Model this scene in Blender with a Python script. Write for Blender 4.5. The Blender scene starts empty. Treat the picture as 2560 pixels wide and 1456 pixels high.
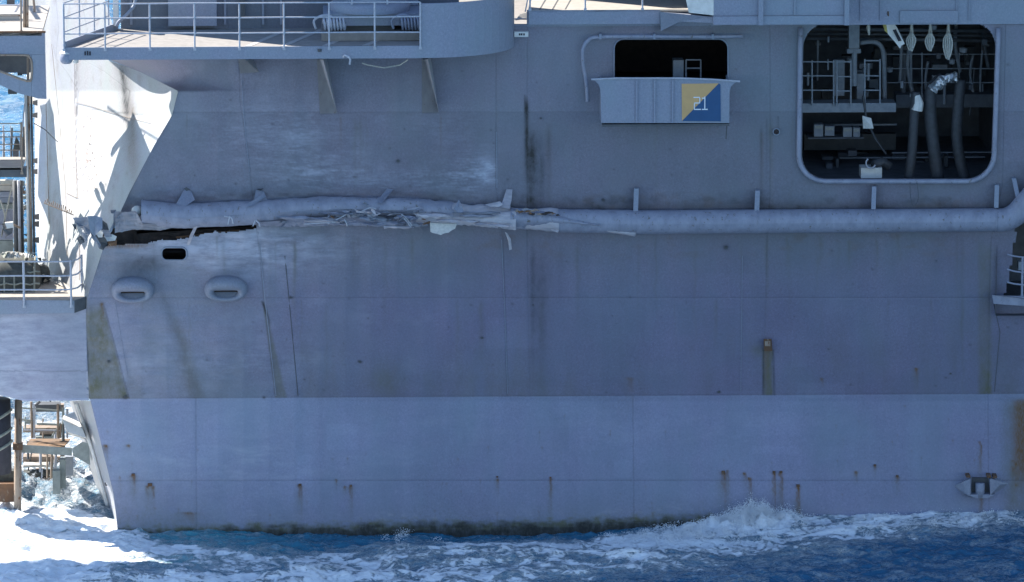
import bpy, math, random
import numpy as np
from mathutils import Vector
random.seed(7)
RNG = np.random.default_rng(11)
SC = bpy.context.scene
COL = SC.collection
# ------------------------------------------------------------ camera
D0, FOC = 150.0, 36.0*150.0/25.6
PSI, DEL = math.radians(2.0), math.radians(11.0)
F_ = np.array([math.sin(PSI)*math.cos(DEL), math.cos(PSI)*math.cos(DEL), -math.sin(DEL)])
R_ = np.array([math.cos(PSI), -math.sin(PSI), 0.0])
U_ = np.cross(R_, F_)
TGT = np.array([0.0, 0.0, 6.03])
CAM = TGT - D0*F_
cd = bpy.data.cameras.new('camera'); cam = bpy.data.objects.new('camera', cd); COL.objects.link(cam)
cam.location = CAM.tolist()
cam.rotation_euler = Vector(F_.tolist()).to_track_quat('-Z', 'Y').to_euler()
cd.lens = FOC; cd.sensor_width = 36; cd.clip_end = 20000; cd.clip_start = 1
SC.camera = cam
# ------------------------------------------------------------ sky and sun
SUN_AZ, SUN_EL = math.radians(35), math.radians(44)      # azimuth: from -X turned towards +Y
sdir = Vector((-math.cos(SUN_AZ)*math.cos(SUN_EL), math.sin(SUN_AZ)*math.cos(SUN_EL), math.sin(SUN_EL)))
w = bpy.data.worlds.new('World'); SC.world = w; w.use_nodes = True
nt = w.node_tree; bg = nt.nodes['Background']
sky = nt.nodes.new('ShaderNodeTexSky'); sky.sky_type = 'NISHITA'; sky.sun_disc = False
sky.sun_elevation = SUN_EL; sky.sun_rotation = math.atan2(sdir.x, sdir.y)
sky.air_density = 1.0; sky.dust_density = 0.1; sky.ozone_density = 4.0
nt.links.new(sky.outputs[0], bg.inputs[0]); bg.inputs[1].default_value = 0.10
sl = bpy.data.lights.new('sun', 'SUN'); so = bpy.data.objects.new('sun', sl); COL.objects.link(so)
sl.energy = 4.6; sl.angle = math.radians(0.5); sl.color = (1.0, 0.955, 0.88)
so.rotation_euler = sdir.to_track_quat('Z', 'Y').to_euler()
so.location = (-40, 30, 60)
SC.view_settings.view_transform = 'Standard'; SC.view_settings.look = 'None'
SC.view_settings.exposure = 1.45; SC.view_settings.gamma = 1.0; SC.view_settings.use_curve_mapping = False
SC.render.engine = 'CYCLES'
SC.cycles.max_bounces = 6; SC.cycles.diffuse_bounces = 4

# ------------------------------------------------------------ helpers
def P(px, py, Y=0.0):
    """point of the plane at depth Y seen at photo pixel (px, py); used to set sizes and places once"""
    px = np.asarray(px, float); py = np.asarray(py, float); Y = np.asarray(Y, float)
    a = (px-1280)/1280*18/FOC; b = (728-py)/1280*18/FOC
    d = F_ + a[..., None]*R_ + b[..., None]*U_
    t = (Y-CAM[1])/d[..., 1]
    return CAM + d*t[..., None]
def PT(px, py, Y=0.0): return Vector(P(px, py, Y).tolist())
def proj(p):
    q = p-CAM; dz = q@F_
    return 1280+(q@R_)/dz*FOC/18*1280, 728-(q@U_)/dz*FOC/18*1280
def sst(a, b, x): 
    t = np.clip((x-a)/(b-a), 0, 1); return t*t*(3-2*t)
_perm = np.random.default_rng(3).random(65536)
def vn(x, y, s=0):
    xi = np.floor(x).astype(np.int64); yi = np.floor(y).astype(np.int64)
    fx = x-xi; fy = y-yi; fx = fx*fx*(3-2*fx); fy = fy*fy*(3-2*fy)
    h = lambda a, b: _perm[(a*7919 + b*104729 + s*1299709 + (a*b)*31) & 65535]
    return ((h(xi, yi)*(1-fx)+h(xi+1, yi)*fx)*(1-fy)+(h(xi, yi+1)*(1-fx)+h(xi+1, yi+1)*fx)*fy)*2-1
def fbm(x, y, o=4, s=0, g=0.5):
    r = 0; a = 1; n = 0
    for i in range(o):
        r = r+a*vn(x*2**i+i*17.3, y*2**i-i*9.7, s+i); n += a; a *= g
    return r/n
def lerp(a, b, t): return a+(b-a)*t

# ------------------------------------------------------------ materials
def newmat(name):
    m = bpy.data.materials.new(name); m.use_nodes = True
    n = m.node_tree.nodes; l = m.node_tree.links
    return m, n, l, n['Principled BSDF']
def N(n, t, **k):
    o = n.new(t)
    for a, b in k.items(): setattr(o, a, b)
    return o
def mixc(n, l, f, a, b, mode='MIX'):
    o = N(n, 'ShaderNodeMix', data_type='RGBA', blend_type=mode)
    for s, v in ((0, f), (6, a), (7, b)):
        if hasattr(v, 'is_output') or hasattr(v, 'links'): l.new(v, o.inputs[s])
        elif s == 0: o.inputs[0].default_value = v
        else: o.inputs[s].default_value = (*v, 1)
    return o.outputs[2]
def ramp(n, l, f, p0, p1, v0=0.0, v1=1.0):
    o = N(n, 'ShaderNodeMapRange'); o.inputs[1].default_value = p0; o.inputs[2].default_value = p1
    o.inputs[3].default_value = v0; o.inputs[4].default_value = v1
    l.new(f, o.inputs[0]); return o.outputs[0]
def noise(n, l, scale, detail=4, stretch=None, rough=0.55, dist=0.0):
    tc = N(n, 'ShaderNodeNewGeometry'); mp = N(n, 'ShaderNodeMapping')
    if stretch: mp.inputs['Scale'].default_value = stretch
    l.new(tc.outputs['Position'], mp.inputs[0])
    o = N(n, 'ShaderNodeTexNoise'); l.new(mp.outputs[0], o.inputs[0])
    o.inputs['Scale'].default_value = scale; o.inputs['Detail'].default_value = detail
    o.inputs['Roughness'].default_value = rough; o.inputs['Distortion'].default_value = dist
    return o.outputs[0]
def bump(n, l, bs, h, strength=0.3, dist=0.02):
    b = N(n, 'ShaderNodeBump'); b.inputs['Strength'].default_value = strength; b.inputs['Distance'].default_value = dist
    l.new(h, b.inputs['Height']); l.new(b.outputs[0], bs.inputs['Normal'])
def math_(n, l, op, a, b):
    o = N(n, 'ShaderNodeMath', operation=op)
    for i, v in enumerate((a, b)):
        if hasattr(v, 'links'): l.new(v, o.inputs[i])
        else: o.inputs[i].default_value = v
    return o.outputs[0]

def hull_material(name, base, wear=True):
    m, n, l, bs = newmat(name)
    c = mixc(n, l, ramp(n, l, noise(n, l, 0.5, 5, (1, 1, 0.45)), .3, .7), tuple(x*.93 for x in base), tuple(x*1.06 for x in base))
    c = mixc(n, l, ramp(n, l, noise(n, l, 3.0, 5, (1, 1, 0.18), .65), .35, .75, 0, .35), c, tuple(x*v for x, v in zip(base, (.80, .84, .86))))
    c = mixc(n, l, ramp(n, l, noise(n, l, 26, 3), .64, .72, 0, .45), c, tuple(x*.7 for x in base))
    c = mixc(n, l, ramp(n, l, noise(n, l, 60, 2), .2, .8, 0, .30), c, tuple(x*1.25 for x in base))
    c = mixc(n, l, ramp(n, l, noise(n, l, 22, 5, None, .85), .44, .62, 0, .62), c, tuple(x*.72 for x in base))
    c = mixc(n, l, ramp(n, l, noise(n, l, 19, 5, (1, 1.3, .9), .85), .50, .66, 0, .55), c, tuple(x*1.35 for x in base))
    c = mixc(n, l, ramp(n, l, noise(n, l, .8, 6, (1, 1, .6), .6), .42, .62, 0, .40), c, (base[0]*.86, base[1]*1.04, base[2]*.93))
    if wear:
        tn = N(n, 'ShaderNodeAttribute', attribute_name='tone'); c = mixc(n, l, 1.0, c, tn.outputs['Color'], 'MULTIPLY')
        at = N(n, 'ShaderNodeAttribute', attribute_name='wear'); sp = N(n, 'ShaderNodeSeparateColor')
        l.new(at.outputs['Color'], sp.inputs[0])
        brk = ramp(n, l, noise(n, l, 7, 6, (1, 1, .6), .7), .25, .7, .45, 1.3)
        brk2 = ramp(n, l, noise(n, l, 4, 6, (.4, 1, 1.4), .7), .35, .65, .3, 1.3)
        fin = ramp(n, l, noise(n, l, 30, 4, (1, 1, .3), .7), .3, .7, .5, 1.3)
        c = mixc(n, l, math_(n, l, 'MULTIPLY', sp.outputs[2], brk2), c, (.40, .42, .50))
        c = mixc(n, l, math_(n, l, 'MULTIPLY', sp.outputs[1], brk), c, (.130, .128, .080))
        c = mixc(n, l, math_(n, l, 'MULTIPLY', sp.outputs[0], fin), c, (.155, .078, .026))
        c = mixc(n, l, math_(n, l, 'MULTIPLY', at.outputs['Alpha'], brk), c, (.03, .028, .027))
    l.new(c, bs.inputs['Base Color']); bs.inputs['Roughness'].default_value = .55
    bs.inputs['Specular IOR Level'].default_value = .35
    bump(n, l, bs, noise(n, l, 45, 4), .25, .01)
    return m
GREY = (.200, .208, .282)
M = {}
M['hull'] = hull_material('hull_paint', GREY)
M['stern'] = hull_material('hull_paint_sunlit', (.375, .365, .372))  # hull paint again, made paler and neutral so the stern looks sunlit
M['wall_paint'] = hull_material('wall_paint', (.15, .16, .20), False)
M['trim'] = hull_material('trim_paint', (.265, .278, .345), False)
def simple(name, a, b, scale=6, rough=.6, st=None, metal=0, bmp=.2, spots=None):
    m, n, l, bs = newmat(name)
    c = mixc(n, l, ramp(n, l, noise(n, l, scale, 5, st, .65), .35, .68), a, b)
    if spots: c = mixc(n, l, ramp(n, l, noise(n, l, scale*2.3, 5, st, .7), spots[1], spots[1]+.07), c, spots[0])
    l.new(c, bs.inputs['Base Color']); bs.inputs['Roughness'].default_value = rough; bs.inputs['Metallic'].default_value = metal
    bump(n, l, bs, noise(n, l, scale*4, 4), bmp, .01)
    M[name] = m; return m
simple('pipe_paint', (.30, .31, .38), (.215, .225, .28), 5, .5, (1, 1, .6), spots=((.14, .125, .11), .60))
simple('bracket_paint', (.37, .37, .39), (.29, .29, .31), 5, .6, (1, 1, .5), spots=((.16, .11, .07), .64))
M['fitting_paint'] = hull_material('fitting_paint', (.225, .24, .30), False)
simple('scraped_metal', (.52, .49, .52), (.36, .345, .38), 7, .5, (.25, 1, 1.6), bmp=.5, spots=((.20, .10, .07), .64))
simple('torn_metal', (.27, .28, .32), (.17, .18, .21), 8, .55, (.3, 1, 1.5), bmp=.4, spots=((.15, .09, .07), .62))
simple('rail_paint', (.46, .47, .52), (.36, .37, .41), 10, .5, spots=((.20, .10, .05), .66))
simple('nonskid_deck', (.30, .275, .255), (.23, .215, .20), 5, .95)
simple('pale_deck', (.38, .345, .30), (.30, .27, .24), 4, .9, spots=((.2, .13, .09), .66))
simple('deck_line', (.46, .44, .42), (.35, .33, .32), 6, .9)
simple('dark_grey', (.10, .105, .11), (.07, .073, .08), 5, .7)
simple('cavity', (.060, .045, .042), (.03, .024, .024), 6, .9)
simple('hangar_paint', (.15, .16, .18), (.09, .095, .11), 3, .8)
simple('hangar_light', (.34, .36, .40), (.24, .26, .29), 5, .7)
simple('hose_rubber', (.06, .062, .07), (.035, .037, .042), 9, .6)
simple('white_paint', (.72, .70, .66), (.58, .56, .52), 6, .55)
simple('foil', (.75, .76, .78), (.35, .36, .38), 14, .3, metal=.7, bmp=1.0)
simple('rope', (.50, .49, .44), (.33, .32, .28), 30, .9)
simple('rust', (.17, .085, .04), (.11, .07, .05), 5, .9, (1, 1, .4), spots=((.33, .27, .2), .6))
simple('tan_steel', (.34, .27, .21), (.23, .17, .13), 5, .8, (1, 1, .4), spots=((.16, .07, .03), .58))
simple('orange_board', (.25, .15, .08), (.14, .10, .075), 3, .9, spots=((.08, .06, .05), .6))
simple('sign_yellow', (.62, .37, .15), (.56, .335, .14), 5, .5, spots=((.40, .26, .14), .70))
simple('sign_blue', (.012, .075, .19), (.010, .065, .17), 5, .5)
simple('sign_white', (.78, .80, .82), (.72, .74, .76), 5, .5)
simple('green_steel', (.28, .31, .29), (.19, .21, .20), 5, .7)
simple('net_dark', (.09, .095, .085), (.05, .05, .045), 10, .9)
simple('net_strap', (.33, .33, .27), (.2, .2, .17), 10, .9)
simple('black_cloth', (.035, .035, .045), (.02, .02, .028), 6, .8)
simple('yellow_cloth', (.5, .42, .12), (.4, .3, .1), 6, .8)
simple('insulation', (.66, .64, .60), (.5, .49, .47), 16, .95, bmp=.8)
simple('stencil_ink', (.04, .04, .05), (.03, .03, .04), 6, .8)
simple('sun_cream', (.50, .46, .40), (.40, .37, .33), 3, .8, (1, 1, .3), spots=((.28, .18, .11), .66))

# ------------------------------------------------------------ object builders
def wloc(o):
    v = Vector((0, 0, 0))
    while o is not None: v = v+Vector(o.location); o = o.parent
    return v
def link(o, parent): 
    COL.objects.link(o)
    if parent is not None: o.parent = parent
def tag(o, label=None, cat=None, group=None, kind=None):
    if label: o['label'] = label
    if cat: o['category'] = cat
    if group: o['group'] = group
    if kind: o['kind'] = kind
    return o
def empty(name, loc, label, cat, group=None):
    o = bpy.data.objects.new(name, None); COL.objects.link(o); o.location = loc; o.empty_display_size = .3
    return tag(o, label, cat, group)
def finish(name, V, faces, mat, parent, smooth=False, org=None):
    V = [Vector(v) for v in V]
    if org is None:
        org = sum(V, Vector((0, 0, 0)))/max(1, len(V))
    org = Vector(org)
    me = bpy.data.meshes.new(name); me.from_pydata([v-org for v in V], [], faces); me.update()
    if smooth: me.shade_smooth()
    me.materials.append(mat if not isinstance(mat, str) else M[mat])
    o = bpy.data.objects.new(name, me); link(o, parent)
    o.location = org-(wloc(parent) if parent else Vector((0, 0, 0)))
    return o
def copy_obj(o, delta, parent=None):
    c = o.copy(); COL.objects.link(c); c.parent = parent if parent else o.parent
    c.location = Vector(o.location)+Vector(delta)
    for ch in list(o.children):
        copy_obj(ch, (0, 0, 0), c)
    return c
class MB:
    def __init__(s): s.v = []; s.f = []
    def add(s, v, f):
        k = len(s.v); s.v += [Vector(x) for x in v]; s.f += [tuple(i+k for i in q) for q in f]; return s
    def hexa(s, a, b):      # two quads of four points
        s.add(list(a)+list(b), [(3, 2, 1, 0), (4, 5, 6, 7), (0, 1, 5, 4), (1, 2, 6, 5), (2, 3, 7, 6), (3, 0, 4, 7)]); return s
    def box(s, x0, x1, y0, y1, z0, z1):
        return s.hexa([(x0, y0, z0), (x1, y0, z0), (x1, y0, z1), (x0, y0, z1)], [(x0, y1, z0), (x1, y1, z0), (x1, y1, z1), (x0, y1, z1)])
    def pbox(s, px0, py0, px1, py1, Y, d):   # box whose front face spans the photo rectangle at depth Y
        a = PT(px0, py1, Y); b = PT(px1, py0, Y); return s.box(a.x, b.x, Y, Y+d, a.z, b.z)
    def prism(s, pts, off):                 # polygon of 3-D points, extruded by vector off
        n = len(pts); o = Vector(off)
        s.add([Vector(p) for p in pts]+[Vector(p)+o for p in pts], [tuple(range(n-1, -1, -1)), tuple(range(n, 2*n))]+[(i, (i+1) % n, n+(i+1) % n, n+i) for i in range(n)])
        return s
    def pprism(s, pix, Y, d):
        return s.prism([PT(x, y, Y) for x, y in pix], (0, d, 0))
    def tube(s, path, r, n=8, closed=False, cap=True):
        path = [Vector(p) for p in path]; m = len(path); k0 = len(s.v)
        rr = r if isinstance(r, (list, tuple, np.ndarray)) else [r]*m
        up = None
        for i, p in enumerate(path):
            if closed: t = (path[(i+1) % m]-path[i-1])
            else: t = path[min(i+1, m-1)]-path[max(i-1, 0)]
            t.normalize()
            if up is None: up = Vector((0, 0, 1)) if abs(t.z) < .9 else Vector((0, 1, 0))
            a = t.cross(up); a.normalize(); up2 = a.cross(t); up2.normalize(); up = up2
            for j in range(n):
                th = 2*math.pi*j/n
                s.v.append(p+a*(math.cos(th)*rr[i])+up2*(math.sin(th)*rr[i]))
        for i in range(m if closed else m-1):
            for j in range(n):
                A = k0+i*n; B = k0+((i+1) % m)*n
                s.f.append((A+j, A+(j+1) % n, B+(j+1) % n, B+j))
        if cap and not closed:
            s.f.append(tuple(k0+j for j in range(n-1, -1, -1))); s.f.append(tuple(k0+(m-1)*n+j for j in range(n)))
        return s
    def lathe(s, c, prof, n=32, a0=0, a1=2*math.pi):
        k0 = len(s.v); full = abs(a1-a0-2*math.pi) < 1e-6; m = n if full else n+1
        for r, z in prof:
            for j in range(m):
                th = a0+(a1-a0)*j/n; s.v.append(Vector((c[0]+r*math.cos(th), c[1]+r*math.sin(th), c[2]+z)))
        for i in range(len(prof)-1):
            for j in range(n):
                j2 = (j+1) % m if full else j+1
                s.f.append((k0+i*m+j, k0+i*m+j2, k0+(i+1)*m+j2, k0+(i+1)*m+j))
        return s
    def sheet(s, grid, th):                 # grid rows of points, thickened along +Y
        ny = len(grid); nx = len(grid[0]); k = len(s.v)
        for d in (0, th):
            for r in grid:
                for p in r: s.v.append(Vector(p)+Vector((0, d, 0)))
        o = ny*nx
        for i in range(ny-1):
            for j in range(nx-1):
                a = k+i*nx+j; s.f.append((a, a+1, a+nx+1, a+nx)); s.f.append((a+o+nx, a+o+nx+1, a+o+1, a+o))
        rim = [(0, j) for j in range(nx)]+[(i, nx-1) for i in range(1, ny)]+[(ny-1, j) for j in range(nx-2, -1, -1)]+[(i, 0) for i in range(ny-2, 0, -1)]
        for q in range(len(rim)):
            a = k+rim[q][0]*nx+rim[q][1]; b = k+rim[(q+1) % len(rim)][0]*nx+rim[(q+1) % len(rim)][1]
            s.f.append((b, a, a+o, b+o))
        return s
    def build(s, name, mat, parent=None, smooth=False, org=None): return finish(name, s.v, s.f, mat, parent, smooth, org)
def tube_px(pix, r, n=8, mb=None):
    mb = mb or MB(); return mb.tube([PT(x, y, Y) for x, y, Y in pix], r, n)
def smooth_path(pts, k=6):
    pts = [Vector(p) for p in pts]; out = []
    for i in range(len(pts)-1):
        p0 = pts[max(i-1, 0)]; p1 = pts[i]; p2 = pts[i+1]; p3 = pts[min(i+2, len(pts)-1)]
        for j in range(k):
            t = j/k
            out.append(.5*((2*p1)+(p2-p0)*t+(2*p0-5*p1+4*p2-p3)*t*t+(3*p1-p0-3*p2+p3)*t**3))
    out.append(pts[-1]); return out

def grid_mesh(name, V, keep, mat, parent, attrs=None, smooth=True):
    ny, nx, _ = V.shape
    idx = np.arange(ny*nx).reshape(ny, nx)
    q = np.stack([idx[:-1, :-1], idx[1:, :-1], idx[1:, 1:], idx[:-1, 1:]], -1)
    if keep is not None: q = q[keep]
    q = q.reshape(-1, 4)
    used, inv = np.unique(q, return_inverse=True); q = inv.reshape(-1, 4)
    P3 = V.reshape(-1, 3)[used]; org = P3.mean(0); P3 = P3-org
    me = bpy.data.meshes.new(name)
    me.vertices.add(len(P3)); me.vertices.foreach_set('co', P3.astype(np.float32).ravel())
    me.loops.add(q.size); me.loops.foreach_set('vertex_index', q.astype(np.int32).ravel())
    me.polygons.add(len(q)); me.polygons.foreach_set('loop_start', np.arange(0, q.size, 4, dtype=np.int32))
    try: me.polygons.foreach_set('loop_total', np.full(len(q), 4, dtype=np.int32))
    except Exception: pass
    me.update(calc_edges=True)
    if smooth: me.shade_smooth()
    for an, arr in (attrs or {}).items():
        at = me.attributes.new(an, 'FLOAT_COLOR', 'POINT'); at.data.foreach_set('color', arr.reshape(-1, 4)[used].astype(np.float32).ravel())
    me.materials.append(M[mat]); o = bpy.data.objects.new(name, me); link(o, parent)
    o.location = Vector(org.tolist())-(wloc(parent) if parent else Vector((0, 0, 0)))
    return o

# ------------------------------------------------------------ sea
def build_sea():
    def axis(segs):
        out = [segs[0][0]]
        for a, b, st in segs: out += list(np.linspace(a, b, max(2, int(round((b-a)/st))+1))[1:])
        return np.array(out)
    gx = list(-np.geomspace(60, 6000, 22)[::-1]); 
    xs = np.concatenate([gx[:-1], axis([(-60, -38, 1.0), (-38, -14.5, .16), (-14.5, 14.5, .04), (14.5, 40, .5)]), np.geomspace(40, 6000, 22)[1:]])
    ys = np.concatenate([-np.geomspace(60, 3000, 14)[::-1][:-1], axis([(-60, -12, 1.0), (-12, 1.2, .055), (1.2, 19, .16), (19, 120, .45)]), np.geomspace(120, 9000, 26)[1:]])
    X, Y = np.meshgrid(xs, ys)
    Z0 = np.zeros_like(X)
    px, py = proj(np.stack([X, Y, Z0], -1))
    near = sst(-20, -13, Y)*sst(40, 20, Y)*sst(-45, -20, X)*sst(40, 20, X)
    # wave heights: long swell, chop and wash
    wx = X+.5*fbm(X*.4, Y*.4, 3, 5); wy = Y+.5*fbm(X*.4, Y*.4, 3, 9)
    ridg = lambda s, e, sd: 1-np.abs(fbm(wx*s, wy*e, 4, sd))*2.2
    H = .10*fbm(X*.16, Y*.22, 3, 1)+near*(.14*ridg(.45, .8, 2)-.06+.08*ridg(1.5, 2.4, 4)+.035*fbm(X*5, Y*6, 3, 6))
    far = 1-near
    H += far*(.20*ridg(.30, .55, 12)+.10*fbm(X*1.1, Y*1.8, 4, 13)-.05)*sst(1500, 200, np.hypot(X, Y))
    behind = sst(.5, 2, Y)*sst(-9, -10.5, X)*sst(25, 12, Y)
    H += behind*(.35*ridg(.35, .5, 21)-.05)
    G = lambda cx, cy, sx, sy: np.exp(-((X-cx)/sx)**2-((Y-cy)/sy)**2)
    # swell line along the side as photographed
    H += .28*sst(3, 13, X)*sst(-8, 0, Y)*near - .17*G(-1, -.4, 6, 1.6)
    # broken wash: splash hump and crests
    rough = fbm(X*3.2, Y*3.2, 5, 31)*.5+.5
    H += (G(5.1, -.8, .6, .5)*.16+G(6.9, -.6, .5, .4)*.14)*rough*1.6
    H += G(6.0, -.75, .8, .5)*(.10+.50*rough*(.5+fbm(X*9, Y*9, 3, 35)*.8))+G(4.6, -1.2, 1.3, .7)*.22*rough+G(-2.5, -1.2, .5, .5)*.16*rough
    for cx, cy, s, h in ((-5.5, -5.2, 1.2, .2), (-.5, -3.4, 1.6, .22), (2.8, -4.0, 1.5, .24), (8, -3.6, 1.5, .15), (-9.5, -5.6, 1.6, .22), (5.5, -5.8, 1.6, .15), (-3.2, -2.6, 1.4, .16)):
        H += G(cx, cy, s, s*.55)*h*(.6+.8*rough)
    H += G(-12.6, 3.5, 1.6, 2.5)*.55*rough + G(-10.4, 6, 1.0, 3.5)*.55*rough
    # foam cover, from the look of the wash by place
    a = fbm(X*.35, Y*.7, 4, 41)
    lim = np.interp(px, [-400, 300, 1300, 1700, 2000, 2300, 2560, 3200], [1600, 1560, 1475, 1425, 1392, 1352, 1316, 1260])
    band = sst(40, -25, py-lim)
    gapy = np.interp(px, [-400, 290, 400, 700, 1000, 1400, 1700, 1800, 2000, 3200], [1200, 1318, 1352, 1385, 1362, 1348, 1328, 1290, 1290, 1200])
    foam = .66*band*sst(-18, 22, py-gapy)
    foam += .20*(1-band)
    foam += .42*sst(480, 180, px)*sst(1425, 1385, py)*sst(1290, 1300, py)+.30*sst(760, 300, px)*sst(1400, 1370, py)*sst(1310, 1335, py)
    foam += .35*sst(200, 0, px)*sst(1400, 1440, py)
    foam += .60*behind+.3*sst(1.5, 0, Y)*sst(-9.6, -10.2, X)
    foam += .38*G(6.0, -.8, 1.1, .8)+.25*G(3.4, -2.4, 2.2, 1.0)+.3*G(-2.6, -1.6, .8, .7)+.22*G(-1.3, -2.6, 1.5, .9)+.2*G(11, -.8, 3, .8)
    foam += .18*a*band
    foam = np.clip(foam, 0, 1)
    farf = sst(12, 30, Y)
    foam = foam*(1-farf)+farf*(.10+.10*a)
    foam = np.where((Y < -14) | (np.abs(X) > 45), .08, foam)
    turq = np.clip(sst(900, 350, px)*sst(1300, 1330, py)*sst(1460, 1400, py)*.9+.25*band, 0, 1)*(Y < 6)
    V = np.stack([X, Y, H-.02], -1)
    A = np.stack([foam, turq, np.clip(rough, 0, 1), np.ones_like(foam)], -1)
    m, n, l, bs = newmat('sea_water')
    at = N(n, 'ShaderNodeAttribute', attribute_name='foam'); sp = N(n, 'ShaderNodeSeparateColor'); l.new(at.outputs['Color'], sp.inputs[0])
    n1 = noise(n, l, 1.1, 9, (.62, 1, 1), .62, 1.6)
    n2 = noise(n, l, 5.5, 9, (.5, .9, 1), .72, 2.4)
    geo = N(n, 'ShaderNodeNewGeometry'); mp = N(n, 'ShaderNodeMapping'); mp.inputs['Scale'].default_value = (.55, 1, 1)
    l.new(geo.outputs['Position'], mp.inputs[0])
    dn = N(n, 'ShaderNodeTexNoise'); dn.inputs['Scale'].default_value = 1.6; dn.inputs['Detail'].default_value = 5; l.new(mp.outputs[0], dn.inputs[0])
    ad = N(n, 'ShaderNodeMix', data_type='RGBA', blend_type='LINEAR_LIGHT'); ad.inputs[0].default_value = .55
    l.new(mp.outputs[0], ad.inputs[6]); l.new(dn.outputs['Color'], ad.inputs[7])
    vo = N(n, 'ShaderNodeTexVoronoi', feature='DISTANCE_TO_EDGE'); vo.inputs['Scale'].default_value = 2.6; l.new(ad.outputs[2], vo.inputs[0])
    vo2 = N(n, 'ShaderNodeTexVoronoi', feature='DISTANCE_TO_EDGE'); vo2.inputs['Scale'].default_value = 7.0; l.new(ad.outputs[2], vo2.inputs[0])
    def fil(sc, st, w_, dist):
        q = noise(n, l, sc, 7, st, .6, dist)
        return ramp(n, l, math_(n, l, 'ABSOLUTE', math_(n, l, 'SUBTRACT', q, .5), 0), 0, w_, 1, 0)
    fl1 = fil(1.5, (.55, 1, 1), .030, 1.8); fl2 = fil(3.8, (.5, 1, 1), .045, 2.2)
    web = ramp(n, l, vo.outputs[0], 0, .10, 1, 0); web2 = ramp(n, l, vo2.outputs[0], 0, .22, 1, 0)
    # amount = mask + noise
    s = math_(n, l, 'ADD', sp.outputs[0], math_(n, l, 'MULTIPLY', math_(n, l, 'SUBTRACT', n1, .5), 1.9))
    s = math_(n, l, 'ADD', s, math_(n, l, 'MULTIPLY', math_(n, l, 'SUBTRACT', n2, .5), 1.5))
    solid = ramp(n, l, s, .56, .72)
    veil = ramp(n, l, s, .10, .95, 0, .30)
    lace = math_(n, l, 'MULTIPLY', ramp(n, l, s, .06, .55), math_(n, l, 'MAXIMUM', math_(n, l, 'MAXIMUM', fl1, math_(n, l, 'MULTIPLY', fl2, .8)), math_(n, l, 'MAXIMUM', math_(n, l, 'MULTIPLY', web, .6), math_(n, l, 'MULTIPLY', web2, .4))))
    f = math_(n, l, 'MAXIMUM', math_(n, l, 'MAXIMUM', solid, math_(n, l, 'MULTIPLY', lace, .9)), veil)
    water = mixc(n, l, sp.outputs[1], (.024, .125, .235), (.06, .29, .36))
    water = mixc(n, l, veil, water, (.07, .22, .34))
    c = mixc(n, l, f, water, (.80, .83, .85))
    l.new(c, bs.inputs['Base Color'])
    l.new(ramp(n, l, f, 0, .7, .12, .8), bs.inputs['Roughness']); bs.inputs['IOR'].default_value = 1.33
    hh = math_(n, l, 'ADD', math_(n, l, 'MULTIPLY', noise(n, l, 3.0, 7, (.6, 1, 1), .6, .6), 1.0), math_(n, l, 'MULTIPLY', f, .35))
    bump(n, l, bs, hh, .9, .16)
    M['sea'] = m
    o = grid_mesh('sea', V, None, 'sea', None, {'foam': A})
    tag(o, 'blue sea streaked with white churning foam along the ship', None, None, 'structure')
    def zat(x, y):
        i = np.clip(np.searchsorted(ys, y), 0, len(ys)-1); j = np.clip(np.searchsorted(xs, x), 0, len(xs)-1); return H[i, j]
    return zat
zat = build_sea()

# ------------------------------------------------------------ the ship
SHIP = empty('aircraft_carrier', (0, 6, 0), 'weathered grey aircraft carrier with a torn and crushed section along its stern side', 'ship')
def Yh(px, py):
    return np.interp(py, [0, 60, 300, 520, 600, 990, 1004, 1400], [-.74, -.74, -.74, -.70, -.62, -.02, .0, -.30])
KN = lambda px: 997-12*(px-220)/2250
def poly(pts):      # x as a function of py
    ys = [p[1] for p in pts]; xs = [p[0] for p in pts]
    return lambda py: np.interp(py, ys, xs)
S = [poly([(265, 100), (265, 147), (350, 180), (445, 228), (430, 288), (385, 364), (322, 484), (304, 524), (257, 624), (218, 745), (215, 800), (222, 997)]),
     poly([(598, 100), (600, 250), (612, 330), (625, 430), (640, 560), (650, 640), (660, 750), (690, 997)]),
     poly([(1240, 60), (1240, 470), (1258, 600), (1268, 997)]),
     poly([(1318, 40), (1318, 600), (1325, 997)]),
     poly([(1925, 40), (1925, 470), (1918, 600), (1912, 850), (1910, 997)]),
     poly([(2514, 40), (2506, 460), (2478, 600), (2470, 997)]),
     lambda py: np.full_like(np.asarray(py, float), 3600.)]
def sdrr(px, py, x0, x1, y0, y1, r):
    cx, cy = (x0+x1)/2, (y0+y1)/2
    dx = np.abs(px-cx)-(x1-x0)/2+r; dy = np.abs(py-cy)-(y1-y0)/2+r
    return np.hypot(np.maximum(dx, 0), np.maximum(dy, 0))+np.minimum(np.maximum(dx, dy), 0)-r
def skew(px, py): return px+np.where(px > 2240, (py-60)*.035, (py-60)*.012)
HOLES = [lambda x, y: sdrr(skew(x, y), y, 2009, 2490, 58, 447, 62),
         lambda x, y: sdrr(x, y, 1536, 1819, 99, 250, 24),
         lambda x, y: sdrr(x, y, 405, 466, 620, 650, 12)]
def inpoly(px, py, pts):
    c = np.zeros(px.shape, bool); n = len(pts)
    for i in range(n):
        x0, y0 = pts[i]; x1, y1 = pts[(i+1) % n]
        if y0 == y1: continue
        c ^= ((y0 > py) != (y1 > py)) & (px < (x1-x0)*(py-y0)/(y1-y0)+x0)
    return c
TORN = [(225, 556), (300, 552), (420, 550), (640, 560), (652, 569), (600, 577), (560, 581), (535, 579), (500, 588), (470, 596), (430, 600), (395, 603), (372, 608), (330, 608), (300, 613), (262, 616), (235, 622)]
RECESS = [(2545, 540), (4000, 540), (4000, 748), (2508, 748), (2520, 705), (2528, 660)]
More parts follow.
